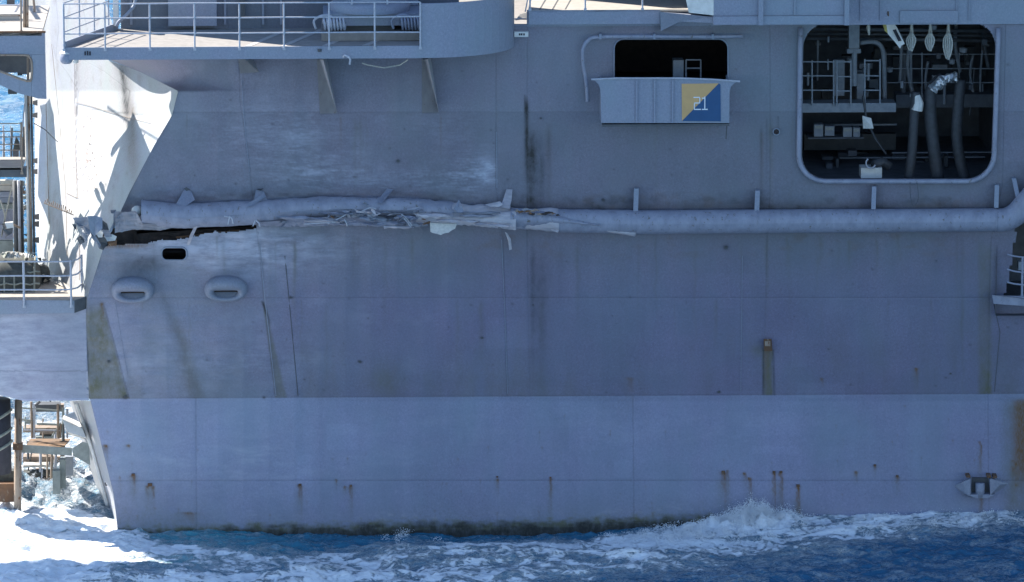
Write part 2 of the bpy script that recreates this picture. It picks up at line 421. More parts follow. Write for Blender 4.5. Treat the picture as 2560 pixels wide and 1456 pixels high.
def streak(px, py, x, y, w, L, s=1.0, sh=0.0):
    dx = (px-x-sh*(py-y))/(w*.5); t = (py-y)/L
    return s*np.exp(-dx**2*1.6)*np.where((t >= 0) & (t < 1), (1-t)**.8, 0)*sst(-.01, .05+.25*min(1., w/30.)*(L > 100), t)
def blob(px, py, x, y, a, b, s=1.0): return s*np.exp(-((px-x)/a)**2-((py-y)/b)**2)
RUSTS = [(333, 1188, 13, 34, 1), (368, 1214, 8, 34, .8), (382, 1216, 9, 40, .8), (750, 1213, 13, 52, 1), (862, 1216, 7, 16, .8), (877, 1216, 9, 45, .9), (840, 1198, 6, 18, .6),
         (1243, 1196, 7, 30, .8), (1376, 1196, 8, 62, 1), (1808, 1180, 20, 66, .9), (1862, 1182, 10, 24, .8), (1874, 1194, 13, 60, .8), (1820, 1175, 7, 55, .6), (1935, 1182, 11, 88, .95), (1952, 1182, 12, 84, 1),
         (1995, 1216, 13, 96, 1.1), (2140, 1178, 9, 20, .9), (2187, 1164, 6, 20, .7), (2243, 1190, 9, 28, .8), (2450, 1104, 8, 95, .9), (2290, 920, 10, 34, .8), (264, 1112, 15, 34, .8), (320, 1112, 12, 10, .7),
         (2452, 1245, 12, 70, .6), (470, 1280, 40, 30, .5), (255, 757, 10, 60, .8), (2055, 945, 7, 14, .6), (1573, 944, 22, 50, .35), (300, 1190, 6, 30, .4), (2536, 1150, 8, 60, .9)]
def wear(px, py):
    ru = np.zeros_like(px); gr = np.zeros_like(px); sc = np.zeros_like(px); dk = np.zeros_like(px)
    low = py > KN(px)
    for x, y, w, L, s in RUSTS:
        ru += streak(px+3*vn(py/9, py*0+x, 5), py, x, y, w*.7, L*.8, s*.9)+streak(px, py, x+w*.3, y+3, w*.35, L*1.5, s*.55); ru += blob(px, py, x+2*vn(py/3, py*0+y, 6), y+3, w*.45, 3.5, .75*s); gr += streak(px, py, x, y, w*2.2, L*2.0, .42*s)
    e = sst(2548, 2522, px+8*fbm(px/30, py/40, 3, 50))
    ru += low*(1-e)*sst(990, 1010, py)*sst(1250, 1150, py)*.85; gr += low*(1-sst(2530, 2490, px))*sst(990, 1020, py)*.45
    # small rust specks and pocks, scattered
    q = RNG
    q = np.random.default_rng(5)
    for i in range(70):
        x = q.uniform(230, 2560); y = q.uniform(1010, 1290); s = q.uniform(.1, .45)
        ru += blob(px, py, x, y, 2.5, 3, s); gr += streak(px, py, x, y, 5, q.uniform(10, 40), s*.6)
    for i in range(140):
        x = q.uniform(330, 2560); y = q.uniform(160, 985); dk += blob(px, py, x, y, q.uniform(1.5, 4), q.uniform(1.5, 3), q.uniform(.2, .7))
    for x, y, a, b in ((995, 403, 5, 4), (727, 744, 4, 3), (1508, 500, 4, 4), (1815, 619, 6, 6), (272, 904, 5, 4), (900, 905, 5, 3), (1205, 845, 5, 2), (313, 994, 6, 5), (1797, 980, 4, 3), (660, 994, 4, 3)):
        dk += blob(px, py, x, y, a, b, .95)
    if True:
        up = ~low
        # olive run-off wedges
        t = np.clip((py-745)/250, 0, 1)
        l_ = lerp(212, 222, t); r_ = lerp(255, 322, t); gr += up*sst(-3, 4, px-l_)*sst(-1, 5, r_-px)*sst(735, 800, py)*.70
        dk += up*np.exp(-((px-r_)/2.0)**2)*sst(750, 780, py)*.5
        l_ = lerp(655, 688, t); r_ = lerp(661, 720, t); gr += up*sst(-2, 3, px-l_)*sst(-2, 8, r_-px)*sst(750, 775, py)*.55
        dk += up*np.exp(-((px-lerp(656, 672, np.clip((py-755)/45, 0, 1)))/3)**2)*sst(752, 756, py)*sst(830, 790, py)*.8
        c = np.interp(py, [560, 690, 745, 850, 997], [385, 390, 408, 450, 488]); wd = np.interp(py, [560, 745, 997], [25, 10, 22])
        dk += up*np.exp(-((px-c)/wd)**2)*sst(640, 760, py)*.20; gr += up*np.exp(-((px-c-6)/wd)**2)*sst(740, 860, py)*.35
        dk += blob(px, py, 350, 672, 55, 26, .42)+blob(px, py, 385, 655, 35, 18, .25)
        # run-off under the scupper and near the right seam
        ed = 5*fbm(px/5, py/24, 4, 67); gr += up*sst(1903, 1910, px+ed)*sst(1936, 1927, px+ed)*sst(868, 876, py)*(.62+.3*fbm(px/6, py/40, 4, 68)); ru += up*sst(1906, 1911, px+ed)*sst(1930, 1918, px+ed)*sst(868, 876, py)*sst(1000, 880, py)*.35
        dk += up*(np.exp(-((px-1908)/2)**2)+np.exp(-((px-lerp(1930, 1936, t))/2)**2))*sst(870, 878, py)*.6
        gr += up*sst(2440, 2452, px)*sst(2484, 2474, px)*sst(590, 640, py)*.38+up*blob(px, py, 1895, 875, 22, 14, .4)
        gr += up*sst(2440, 2465, px)*sst(2484, 2470, px)*sst(880, 960, py)*.3
        # faint long runs from the pipe and seams
        for i in range(60):
            x = q.uniform(330, 2500); y = q.choice([285., 585., 590., 745., 600.]); w2 = q.uniform(4, 16); L2 = q.uniform(60, 360); s2 = q.uniform(.06, .28)
            gr += up*streak(px+4*vn(py/30, py*0+x, 7), py, x, y, w2, L2, s2*1.3); dk += up*streak(px, py, x, y, w2*.5, L2*.7, s2*.5)
        # soot streaks
        for x, y, w, L, s in ((1316, 236, 13, 230, 1.2), (1328, 300, 26, 330, .8), (1340, 300, 60, 300, .55), (1355, 380, 14, 200, .35), (1372, 300, 16, 260, .30), (1312, 236, 5, 60, .6), (1352, 590, 60, 420, .5), (1331, 590, 16, 390, .45),
                              (1903, 310, 8, 210, .5), (1917, 290, 6, 190, .4), (1945, 290, 5, 40, .7), (1400, 600, 30, 200, .15)):
            dk += up*streak(px, py, x, y, w, L, s)
        for x, y, w, L, s in ((1372, 290, 20, 260, .25), (1905, 320, 12, 190, .5), (852, 290, 6, 90, .6), (1102, 285, 6, 120, .6), (1650, 480, 30, 60, .25), (2180, 270, 9, 50, .5)):
            ru += up*streak(px, py, x, y, w, L, s*.6)
        gr += up*sst(-.05, .5, fbm(px/55, py/260, 4, 60))*sst(700, 1000, py)*.22
        gr += up*blob(px, py, 960, 950, 45, 45, .4)
        # scrubbed pale patches
        st_ = (.45*fbm(px/70+.6*fbm(px/50, py/40, 3, 62), py/16+.8*fbm(px/60, py/60, 3, 63), 5, 61, .6)+.65*fbm(px/34-py/60, py/2.6+px/90, 4, 166, .75)+.25*fbm(px/6, py/5, 3, 167))
        sc += up*(sst(-.35, .55, st_)*.80*(blob(px, py, 700, 350, 170, 110, .50)+blob(px, py, 640, 620, 240, 60, .45)+blob(px, py, 520, 900, 260, 60, .32)+blob(px, py, 1000, 455, 260, 32, .55)+blob(px, py, 1190, 430, 60, 42, 1.1)+blob(px, py, 1120, 320, 110, 60, .22)+blob(px, py, 800, 420, 110, 30, .4)))
        sc += up*blob(px, py, 500, 600, 240, 45, .50)+up*blob(px, py, 620, 650, 180, 60, .25)+up*blob(px, py, 500, 480, 140, 14, .12)+up*blob(px, py, 560, 615, 260, 50, .42)+up*blob(px, py, 330, 900, 220, 140, .22)+up*sst(.05, .6, fbm(px/60, py/50, 4, 77))*sst(1500, 700, px)*.16+up*blob(px, py, 1215, 430, 22, 40, .6)  # broad pale lift aft: bounced light painted in with the chalky paint
        cut = (px > 1243) & (py < 480) & (py > 380) & (px < 1300); sc = np.where(cut, 0, sc)
        # darker wear just above the rub pipe
        dk += up*sst(495, 520, py)*sst(545, 530, py)*sst(450, 900, px)*.35+up*sst(0, .5, fbm(px/40, py/20, 4, 64))*sst(470, 500, py)*sst(540, 530, py)*.3
        ru += up*sst(.1, .5, fbm(px/26, py/22, 4, 65))*sst(478, 500, py)*sst(540, 530, py)*sst(1300, 1500, px)*.22
        ru += up*sst(.1, .6, fbm(px/40, py/22, 4, 66))*sst(575, 590, py)*sst(680, 600, py)*.22*sst(900, 1200, px)
        # edges of the torn hole
        ru += (sst(606, 612, py)*sst(626, 614, py)*sst(420, 330, px)*.7)
    # lower strake
    sc += low*sst(-.2, .5, fbm(px/110, py/18+fbm(px/90, py/90, 3, 71), 5, 70, .62))*(blob(px, py, 600, 1150, 330, 60, .40)+blob(px, py, 1500, 1070, 700, 50, .15))
    sc += low*sst(1100, 250, px)*.20+low*blob(px, py, 2140, 1180, 60, 16, .15)  # aft gradient: chalking plus light off the foam, painted as pale scuff
    gr += low*sst(1130, 1290, py)*sst(700, 240, px)*.30
    al = np.interp(px, [220, 330, 500, 900, 1400, 1500, 1850, 2100, 2560], [1320, 1324, 1320, 1309, 1304, 1296, 1289, 1312, 1340])
    al = al-9+7*fbm(px/40, py/60, 4, 72)
    rg = fbm(px/16, py/7, 4, 73); gr += low*sst(-6, 20, py-al-2+14*rg)*.85; dk += low*sst(2, 24, py-al-4+16*fbm(px/34, py/9, 4, 74))*.9; sc += low*sst(.1, .5, rg)*sst(-30, -5, py-al)*sst(10, 0, py-al)*.3
    gr += low*sst(-60, 10, py-al)*.15
    c = lambda v: np.clip(v, 0, 1)
    return np.stack([c(ru), c(gr), c(sc), c(dk)], -1)
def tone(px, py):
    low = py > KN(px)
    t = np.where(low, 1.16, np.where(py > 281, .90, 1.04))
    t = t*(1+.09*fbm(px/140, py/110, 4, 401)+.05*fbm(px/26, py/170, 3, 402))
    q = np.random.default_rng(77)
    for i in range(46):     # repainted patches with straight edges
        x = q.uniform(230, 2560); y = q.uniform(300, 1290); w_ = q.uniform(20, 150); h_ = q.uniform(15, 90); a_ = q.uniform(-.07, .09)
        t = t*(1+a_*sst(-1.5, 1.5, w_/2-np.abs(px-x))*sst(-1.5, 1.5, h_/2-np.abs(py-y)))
    t = t*(1+.16*sst(1100, 250, px)*low+.10*sst(900, 250, px)*(~low))  # brighter towards the stern: reflected light put into the tone along with chalking
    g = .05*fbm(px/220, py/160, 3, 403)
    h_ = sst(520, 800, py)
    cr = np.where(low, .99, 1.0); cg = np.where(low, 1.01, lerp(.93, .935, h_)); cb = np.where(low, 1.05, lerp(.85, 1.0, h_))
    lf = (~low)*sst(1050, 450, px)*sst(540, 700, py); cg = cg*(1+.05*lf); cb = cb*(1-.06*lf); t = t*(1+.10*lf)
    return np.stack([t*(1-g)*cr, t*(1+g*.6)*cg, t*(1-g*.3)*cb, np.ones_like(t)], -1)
def dent(px, py):
    x0_ = S[0](np.asarray(py, float)); cut_ = .0265*np.maximum(445-x0_, 0)*(py < 228)*np.exp(-np.maximum(px-x0_, 0)/60)
    return cut_+dent0(px, py)
def dent0(px, py):
    d = .024*fbm(px/70, py/120, 3, 80)
    d = d+sst(1000, 500, px)*sst(560, 640, py)*sst(1000, 950, py)*.065*fbm(px/150, py/42, 3, 81)
    d = d+sst(575, 600, py)*sst(720, 620, py)*sst(1350, 500, px)*.06*fbm(px/80, py/30, 3, 84)
    d = d-blob(px, py, 620, 600, 160, 40, .10)+blob(px, py, 380, 660, 90, 40, .12)+blob(px, py, 620, 670, 140, 30, .05)
    fr = np.abs(np.cos(px/64*np.pi))*.026*(.5+.5*vn(px/64, py/120, 88))+np.abs(np.cos(py/75*np.pi))*.006
    d = d+fr*sst(-.2, .4, fbm(px/300, py/300, 2, 82)+.3)
    # creases pressed in round the rub pipe brackets and the smashed length
    d = d+sst(460, 500, py)*sst(540, 520, py)*sst(1500, 900, px)*.10*fbm(px/60, py/30, 3, 83)
    return d
def plate(k, top, bot, step=3.0, low=False, LS=None):
    LS = LS or S
    if callable(top): ty = top
    else: ty = lambda x: np.full_like(x, float(top))
    by = bot if callable(bot) else (lambda x: np.full_like(x, float(bot)))
    t0 = float(ty(np.array([1000.]))[0]); b0 = float(by(np.array([1000.]))[0])
    ny = max(3, int(round((b0-t0)/step))+1)
    tt = np.linspace(0, 1, ny); pr = lerp(t0, b0, tt)
    L = LS[k](pr); Rr = LS[k+1](pr)
    st = step if k < 5 else 14.0
    if low and k >= len(LS)-2: st = 14.0
    nx = max(3, int(round(np.max(Rr-L)/st))+1); uu = np.linspace(0, 1, nx)
    if st > 5: uu = uu**1.6
    PX = L[:, None]+(Rr-L)[:, None]*uu[None, :]
    PY = ty(PX)+(by(PX)-ty(PX))*tt[:, None]
    # snap to the openings' outlines
    for h in HOLES:
        for _ in range(2):
            s = h(PX, PY); e = .5
            gx = (h(PX+e, PY)-h(PX-e, PY))/(2*e); gy = (h(PX, PY+e)-h(PX, PY-e))/(2*e)
            m = np.abs(s) < step*.62
            PX = np.where(m, PX-s*gx, PX); PY = np.where(m, PY-s*gy, PY)
    W = wear(PX, PY)
    Yv = Yh(PX, PY)+dent(PX, PY)
    edge = np.zeros_like(PX); edge[0, :] = 1; edge[-1, :] = 1; edge[:, 0] = 1
    if k < len(LS)-2: edge[:, -1] = 1
    Yv = Yv+edge*.007
    W[..., 3] = np.clip(W[..., 3]+edge*(.20 if t0 != 745 else .10), 0, 1)
    V = P(PX, PY, Yv)
    cx = (PX[:-1, :-1]+PX[1:, 1:])/2; cy = (PY[:-1, :-1]+PY[1:, 1:])/2
    keep = np.ones(cx.shape, bool)
    for h in HOLES: keep &= h(cx, cy) > -.3*0
    jx = cx+4*fbm(cx/7, cy/7, 2, 90); jy = cy+4*fbm(cx/9, cy/5, 2, 91)
    if t0 < 640 and b0 > 480 and k == 0: keep &= ~inpoly(jx, jy, TORN)
    if k >= 5 and not low: keep &= ~inpoly(cx, cy, RECESS)
    parts = [keep & (cx < 2245), keep & (cx >= 2245)] if (k == 4 and not low and b0 < 300) else [keep]
    for kp in parts:
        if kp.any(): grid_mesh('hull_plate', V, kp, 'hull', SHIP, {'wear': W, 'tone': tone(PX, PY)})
for k in range(6):
    t = 100 if k < 2 else 60
    if k == 2: t = 60
    plate(k, t, 281); plate(k, 281, 562); plate(k, 562, 745); plate(k, 745, KN)
LOW = [poly([(224, 990), (258, 1130), (285, 1240), (293, 1315), (294, 1420)]), poly([(490, 990), (492, 1420)]), poly([(1582, 990), (1586, 1420)]), poly([(2470, 990), (2474, 1420)]), lambda py: np.full_like(np.asarray(py, float), 3600.)]
for k in range(4):
    plate(k, lambda x: KN(x)-1, 1202, 3.0, True, LOW); plate(k, 1202, 1400, 3.0, True, LOW)

# weld beads: thin raised lines
def bead(pts, r=.008, dy=-.004, mat='trim'):
    path = []
    for i in range(len(pts)-1):
        n = max(2, int(abs(pts[i+1][1]-pts[i][1])+abs(pts[i+1][0]-pts[i][0]))//25)
        for j in range(n):
            t = j/n; x = lerp(pts[i][0], pts[i+1][0], t); y = lerp(pts[i][1], pts[i+1][1], t)
            path.append(PT(x, y, float(Yh(x, y)+dent(np.array(x), np.array(y)))+dy))
    x, y = pts[-1]; path.append(PT(x, y, float(Yh(x, y))+dy))
    MB().tube(path, r, 5).build('weld_bead', mat, SHIP)
bead([(604, 200), (613, 330), (624, 430)], .010); bead([(645, 580), (652, 640), (662, 745), (690, 990)], .012)
bead([(712, 640), (722, 745), (745, 990)], .010, -.002, 'dark_grey'); bead([(288, 757), (312, 900), (320, 945)], .008)
bead([(1254, 600), (1262, 780), (1269, 985)], .009); bead([(1856, 640), (1852, 980)], .008); bead([(2484, 760), (2500, 830), (2486, 980)], .008, -.002, 'dark_grey')
bead([(1241, 330), (1242, 470)], .009); bead([(1200, 60+5), (1319, 64)], .006)

# stern wall that runs inboard from the corner (sunlit)
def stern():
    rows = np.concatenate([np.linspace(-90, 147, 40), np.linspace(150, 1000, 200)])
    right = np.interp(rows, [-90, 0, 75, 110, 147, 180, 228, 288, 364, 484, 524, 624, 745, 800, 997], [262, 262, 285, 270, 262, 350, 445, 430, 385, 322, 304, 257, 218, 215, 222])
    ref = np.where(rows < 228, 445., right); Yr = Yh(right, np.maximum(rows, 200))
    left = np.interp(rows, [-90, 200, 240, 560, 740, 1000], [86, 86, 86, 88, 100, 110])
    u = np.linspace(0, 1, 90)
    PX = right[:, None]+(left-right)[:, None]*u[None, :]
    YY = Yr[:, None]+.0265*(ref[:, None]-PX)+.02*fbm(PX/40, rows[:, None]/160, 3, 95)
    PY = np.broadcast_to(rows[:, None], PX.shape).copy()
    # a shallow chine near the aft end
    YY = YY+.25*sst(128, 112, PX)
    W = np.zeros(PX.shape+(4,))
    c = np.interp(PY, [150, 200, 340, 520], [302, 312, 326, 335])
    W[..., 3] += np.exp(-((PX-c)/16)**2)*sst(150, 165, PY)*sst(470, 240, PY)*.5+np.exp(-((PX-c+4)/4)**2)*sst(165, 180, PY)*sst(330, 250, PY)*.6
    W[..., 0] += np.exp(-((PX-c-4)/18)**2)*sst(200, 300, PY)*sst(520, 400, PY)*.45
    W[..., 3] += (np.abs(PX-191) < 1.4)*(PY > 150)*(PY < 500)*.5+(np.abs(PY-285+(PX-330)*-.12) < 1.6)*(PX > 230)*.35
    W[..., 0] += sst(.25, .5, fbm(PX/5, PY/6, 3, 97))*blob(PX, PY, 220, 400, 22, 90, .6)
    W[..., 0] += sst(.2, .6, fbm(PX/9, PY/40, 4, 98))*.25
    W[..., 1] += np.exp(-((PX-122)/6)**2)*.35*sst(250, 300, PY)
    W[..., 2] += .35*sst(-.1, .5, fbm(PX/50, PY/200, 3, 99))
    W[..., 3] += blob(PX, PY, 265, 462, 3, 7, .9)+blob(PX, PY, 283, 466, 1.5, 6, .6)
    V = P(PX, PY, YY)
    segs = [(0, 30), (30, 62), (62, 89)]
    for a, b in segs:
        V2 = V[:, a:b+1].copy()
        V2[:, 0, 0] += .004
        Wp = W[:, a:b+1].copy(); Wp[:, -1, 3] = np.clip(Wp[:, -1, 3]+.3, 0, 1)
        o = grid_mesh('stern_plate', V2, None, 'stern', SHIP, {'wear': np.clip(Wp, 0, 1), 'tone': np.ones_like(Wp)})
stern()
def sbead(pts, mat='tan_steel', r_=.006):
    MB().tube([wallpt(*p)+Vector((-.02, -.03, 0)) for p in pts], r_, 5).build('weld_bead', mat, SHIP)
def wallpt(x, y): return PT(x, y, float(Yh(x, max(y, 200)))+.0265*((445. if y < 228 else float(S[0](np.array(float(y)))))-x))
sbead([(189, 160), (189, 260), (190, 380), (196, 495)]); sbead([(168, 482), (180, 488), (196, 495)]); sbead([(191, 255), (230, 265), (300, 288), (380, 308)])
sbead([(131, 110), (150, 300), (166, 480), (170, 640)], 'tan_steel', .006); sbead([(117, 260), (121, 400), (125, 560)], 'tan_steel', .010); sbead([(200, 610), (201, 700)], 'tan_steel', .008)
for i in range(60):
    x = random.gauss(222, 14); y = random.uniform(290, 480); MB().tube([wallpt(x, y)+Vector((-.01, -.02, 0)), wallpt(x+random.uniform(-2, 2), y+random.uniform(1, 4))+Vector((-.01, -.02, 0))], .008, 4).build('paint_chip', 'tan_steel', SHIP)
# lower stern, narrow white face running inboard below the knuckle
def lower_stern():
    rows = np.linspace(1003, 1420, 60)
    r = LOW[0](rows); lft = np.interp(rows, [1003, 1130, 1315, 1420], [174, 212, 272, 285])
    u = np.linspace(0, 1, 14)
    PX = r[:, None]+(lft-r)[:, None]*u; YY = 0+3.0*u[None, :]+.0*PX
    PY = rows[:, None]+0*PX
    W = np.zeros(PX.shape+(4,)); W[..., 2] = .4
    grid_mesh('stern_plate', P(PX, PY, YY), None, 'stern', SHIP, {'wear': W, 'tone': np.ones_like(W)})
    MB().tube([PT(x, y, 1.4) for x, y in ((192, 1010), (232, 1130), (268, 1260), (276, 1315))], .05, 6).build('stern_rib', 'white_paint', SHIP)
    m = MB(); m.hexa([PT(155, 1050, 1.0), PT(158, 1040, 2.2), PT(186, 1030, 2.2), PT(206, 1072, 1.0)], [PT(168, 1080, .9), PT(172, 1086, 2.2), PT(212, 1098, 2.2), PT(216, 1096, .9)])
    m.build('rudder_bracket', 'white_paint', SHIP)
    MB().tube([PT(263, 1208, .4), PT(263, 1213, .3), PT(267, 1213, .35)], .02, 6).build('eye_bolt', 'dark_grey', SHIP)
lower_stern()

# core of the ship behind the side, and decks above the picture
DZ = PT(600, 118, -2.6).z            # gallery deck height
zk = PT(700, 997, 0).z
MB().box(-6.0, 60, 8.6, 30, -1.5, 16.8).build('inner_hull', 'dark_grey', SHIP)
MB().box(-8.2, 1.2, -.5, 8.6, DZ-.14, DZ-.02).build('main_deck', 'nonskid_deck', SHIP)
MB().box(1.2, 60, -3.2, 34, 17.2, 18.0).build('flight_deck', 'dark_grey', SHIP)
# deckhouse behind the gallery
wallx0 = PT(302, 40, .5).x
m = MB(); m.box(wallx0, -1.3, .5, .8, DZ, 20.2); m.build('deckhouse_wall', 'wall_paint', SHIP)
m = MB().box(wallx0, wallx0+.3, .82, 8, DZ, 20.2); m.build('deckhouse_end', 'trim', SHIP)
MB().pbox(421, -40, 541, 66, .22, .26).build('locker', 'trim', SHIP)
MB().pbox(283, -60, 295, 66, .2, .2).build('pipe_trunk', 'white_paint', SHIP)
MB().tube(smooth_path([PT(339, -30, .3), PT(337, 10, .25), PT(318, 36, .1), PT(297, 55, .1), PT(292, 66, .1)]), .045, 8).build('bent_pipe', 'trim', SHIP, True)
for x in (325, 560, 655, 700):
    MB().pbox(x, -30, x+5, 62, .44, .055).build('wall_stiffener', 'trim', SHIP)
MB().pbox(600, -60, 612, 44, .35, .14).build('cable_tray', 'dark_grey', SHIP)

# ------------------------------------------------------------ gallery platform
GAL = bpy.data.objects.new('gallery_platform', None); link(GAL, SHIP); GAL.location = Vector((-6, -1, DZ))-wloc(SHIP)
A0 = PT(165, 118, -2.6); A1 = PT(1052, 114, -2.6)
deckpoly = [(A0.x, -2.6), (A1.x, -2.6)]
cen = (A1.x, -.55)     # bulwark arc centre
arc = [(cen[0]+2.35*math.sin(t), cen[1]-2.05*math.cos(t)) for t in np.linspace(0, math.pi/2, 14)]
deckpoly += arc[1:]+[(arc[-1][0], .5), (PT(292, 66, .5).x, .5)]
MB().prism([(x, y, DZ-.10) for x, y in deckpoly], (0, 0, .10)).build('deck', 'nonskid_deck', GAL)
fz0 = PT(600, 148, -2.62).z
MB().box(A0.x-.03, A1.x, -2.64, -2.60, fz0, DZ+.012).build('fascia', 'trim', GAL)
side_in = PT(292, 66, .5)
MB().prism([(A0.x-.03, -2.60, DZ-.26), (A0.x-.03, -2.6, DZ+.16), (side_in.x, .5, DZ+.16), (side_in.x, .5, DZ-.3)], (.04, 0, 0)).build('side_coaming', 'trim', GAL)
MB().prism([(x, y, fz0+.02) for x, y in [(A0.x+.4, -2.58), (A1.x, -2.58), (A1.x, -.62), (A0.x+1.9, -.62)]], (0, 0, .02)).build('underside', 'trim', GAL)
# bulwark tub
m = MB(); zt = PT(1150, 3, -2.2).z
n_ = len(arc)
for i in range(n_-1):
    x0, y0 = arc[i]; x1, y1 = arc[i+1]; nx0 = ((x0-cen[0]), (y0-cen[1])); 
    sc_ = .975
    q0 = (cen[0]+(x0-cen[0])*sc_, cen[1]+(y0-cen[1])*sc_); q1 = (cen[0]+(x1-cen[0])*sc_, cen[1]+(y1-cen[1])*sc_)
    m.hexa([(x0, y0-.03, fz0), (x1, y1-.03, fz0), (q1[0], q1[1], fz0), (q0[0], q0[1], fz0)], [(x0, y0-.03, zt), (x1, y1-.03, zt), (q1[0], q1[1], zt), (q0[0], q0[1], zt)])
m.box(A1.x-.0, A1.x+.001, -2.63, -2.6, fz0, zt)
m.build('bulwark', 'trim', GAL)
# pale deck markings
for x in (612, 700, 805, 905):
    a = PT(x, 113, -2.4); b = PT(x+62, 75, .0)
    MB().hexa([(a.x, -2.5, DZ+.004), (a.x+.16, -2.5, DZ+.004), (a.x+.16+.95, .2, DZ+.004), (a.x+.95, .2, DZ+.004)], [(a.x, -2.5, DZ+.007), (a.x+.16, -2.5, DZ+.007), (a.x+.16+.95, .2, DZ+.007), (a.x+.95, .2, DZ+.007)]).build('deck_stripe', 'deck_line', GAL)
# wedge brackets under the gallery
for pts in (((592, 120), (600, 250-66), (612, 149), (648, 181)), ((790, 120), (800, 285), (808, 149), (843, 283)), ((1055, 120), (1055, 283), (1070, 149), (1097, 281))):
    a, b, c, d = pts
    ya = -.74; v = [PT(a[0], a[1], ya), PT(b[0], b[1], -.77), PT(c[0], c[1], -2.5), PT(d[0], d[1], -1.0), PT(c[0]-14, c[1], -2.5), PT(c[0]+4, a[1], -.7)]
    MB().add(v, [(0, 1, 3, 2), (0, 2, 4), (4, 2, 5), (5, 2, 3), (0, 5, 3, 1)]).build('bracket', 'bracket_paint', GAL)
# small fittings on the fascia
MB().lathe((PT(799, 126, -2.64).x, -2.66, PT(799, 126, -2.64).z), [(0, -.03), (.05, -.03), (.05, .03), (0, .03)], 12).build('drain_stub', 'dark_grey', GAL)
tube_px([(858, 143, -2.66), (862, 138, -2.72), (872, 143, -2.74), (876, 150, -2.74), (874, 162, -2.74)], .025, 6).build('hook', 'rail_paint', GAL)
for i, x in enumerate((211, 217, 223)):
    MB().pbox(x, 129-(i % 2), x+4, 139, -2.648, .01).build('stencil_mark', 'stencil_ink', GAL)
# lamp at the aft corner of the gallery
LA = PT(166, 142, -2.5)
lm = MB().lathe((LA.x, -2.5, LA.z), [(0, -.17), (.10, -.17), (.14, -.13), (.16, -.08), (.16, .08), (.05, .12), (0, .12)], 18).build('corner_lamp', 'trim', GAL, True)
MB().lathe((LA.x, -2.5, LA.z+.10), [(.165, -.02), (.14, .03), (0, .06)], 18).build('lamp_cap', 'white_paint', lm, True)
MB().box(LA.x-.02, LA.x+.2, -2.56, -2.5, LA.z+.1, LA.z+.18).build('lamp_arm', 'trim', lm)

def railing(parent, bases, h, heights, r=.022, rr=.018, mat='rail_paint', name='railing', postidx=None, tops=None, foot=.0):
    g = bpy.data.objects.new(name, None); link(g, parent); g.location = Vector(bases[0])-wloc(parent)
    first = None
    for i, b in enumerate(bases):
        if postidx is not None and i not in postidx: continue
        b = Vector(b)
        if first is None:
            mm = MB().tube([b+Vector((0, 0, -foot)), b+Vector((0, 0, h))], r, 8)
            mm.box(b.x-.035, b.x+.035, b.y-.02, b.y+.03, b.z-foot-.01, b.z-foot+.05)
            first = mm.build('post', mat, g, org=b); fb = b
        else: copy_obj(first, b-fb)
    for hh in heights:
        path = [Vector(b)+Vector((0, 0, hh+random.uniform(-.006, .006))) for b in bases]
        path = smooth_path(path, 3)
        MB().tube(path, rr, 8).build('rail', mat, g)
    return g
zb = DZ-.0
gx = [160, 263, 375, 487, 599, 710, 823, 937, 1051]
gb = [(PT(x, 118, -2.66).x, -2.665, DZ) for x in gx]
railing(GAL, gb, 1.09, (1.09, .735, .355), foot=.06)
sx = [(160, -2.6), (199, -1.65), (236, -.75), (272, .1)]
railing(GAL, [(PT(x, 90, y).x, y, DZ+.05) for x, y in sx], 1.05, (1.05, .70, .34))

# ------------------------------------------------------------ gun mount base on the gallery
GM = empty('mount_pedestal', (PT(925, 60, -.9).x, -.9, DZ), 'round grey mount pedestal with rope coil shock springs behind the gallery railing', 'mount')
gc = Vector(GM.location)
MB().box(gc.x-1.2, gc.x+1.3, -1.75, -.1, DZ+.01, DZ+.22).build('base_plate', 'nonskid_deck', GM)
MB().box(gc.x-1.15, gc.x+1.25, -1.6, -.2, DZ+.36, DZ+.66).build('bed_frame', 'trim', GM)
MB().box(gc.x-.6, gc.x+.6, -1.4, -.4, DZ+.22, DZ+.36).build('shadow_gap_block', 'dark_grey', GM)
MB().lathe((gc.x, -.9, DZ+.66), [(.98, 0), (1.0, .16), (.86, .26), (.62, .30), (.60, 1.6), (.01, 1.6)], 40).build('pedestal', 'trim', GM, True)
MB().lathe((gc.x, -.9, DZ+1.0), [(.90, 0), (.90, .05), (.85, .05)], 40).build('pedestal_ring', 'trim', GM, True)
for sx_ in (-.45, .42): MB().tube([(gc.x+sx_, -1.75, DZ+.9), (gc.x+sx_*.9, -1.6, DZ+1.6)], .025, 6).build('strut', 'rail_paint', GM)
for s0, mat in ((gc.x-1.18, 'rail_paint'), (gc.x+.72, 'trim')):
    path = [(s0+.02+i*.55/84, -1.75+.12*math.cos(i/84*2*math.pi*7), DZ+.42+.14*math.sin(i/84*2*math.pi*7)) for i in range(85)]
    MB().tube(path, .028, 6).build('rope_spring', mat, GM, True)
    MB().tube(smooth_path([(s0-.15, -1.75, DZ+.3), (s0-.2, -1.75, DZ+.5), (s0-.05, -1.75, DZ+.62), (s0+.15, -1.75, DZ+.64), (s0+.3, -1.75, DZ+.56)]), .03, 6).build('hanging_loop', mat, GM, True)
MB().box(gc.x+.2, gc.x+1.2, -.3, .2, DZ+.67, DZ+1.3).build('control_box', 'trim', GM)

RP = tube_px([(905, 158, -1.9), (920, 163, -1.9), (960, 170, -1.9), (1000, 163, -1.9), (1020, 150, -2.0)], .016, 6).build('loose_rope', 'rope', None)
tag(RP, 'thin pale rope sagging below the gallery edge between two brackets', 'rope')

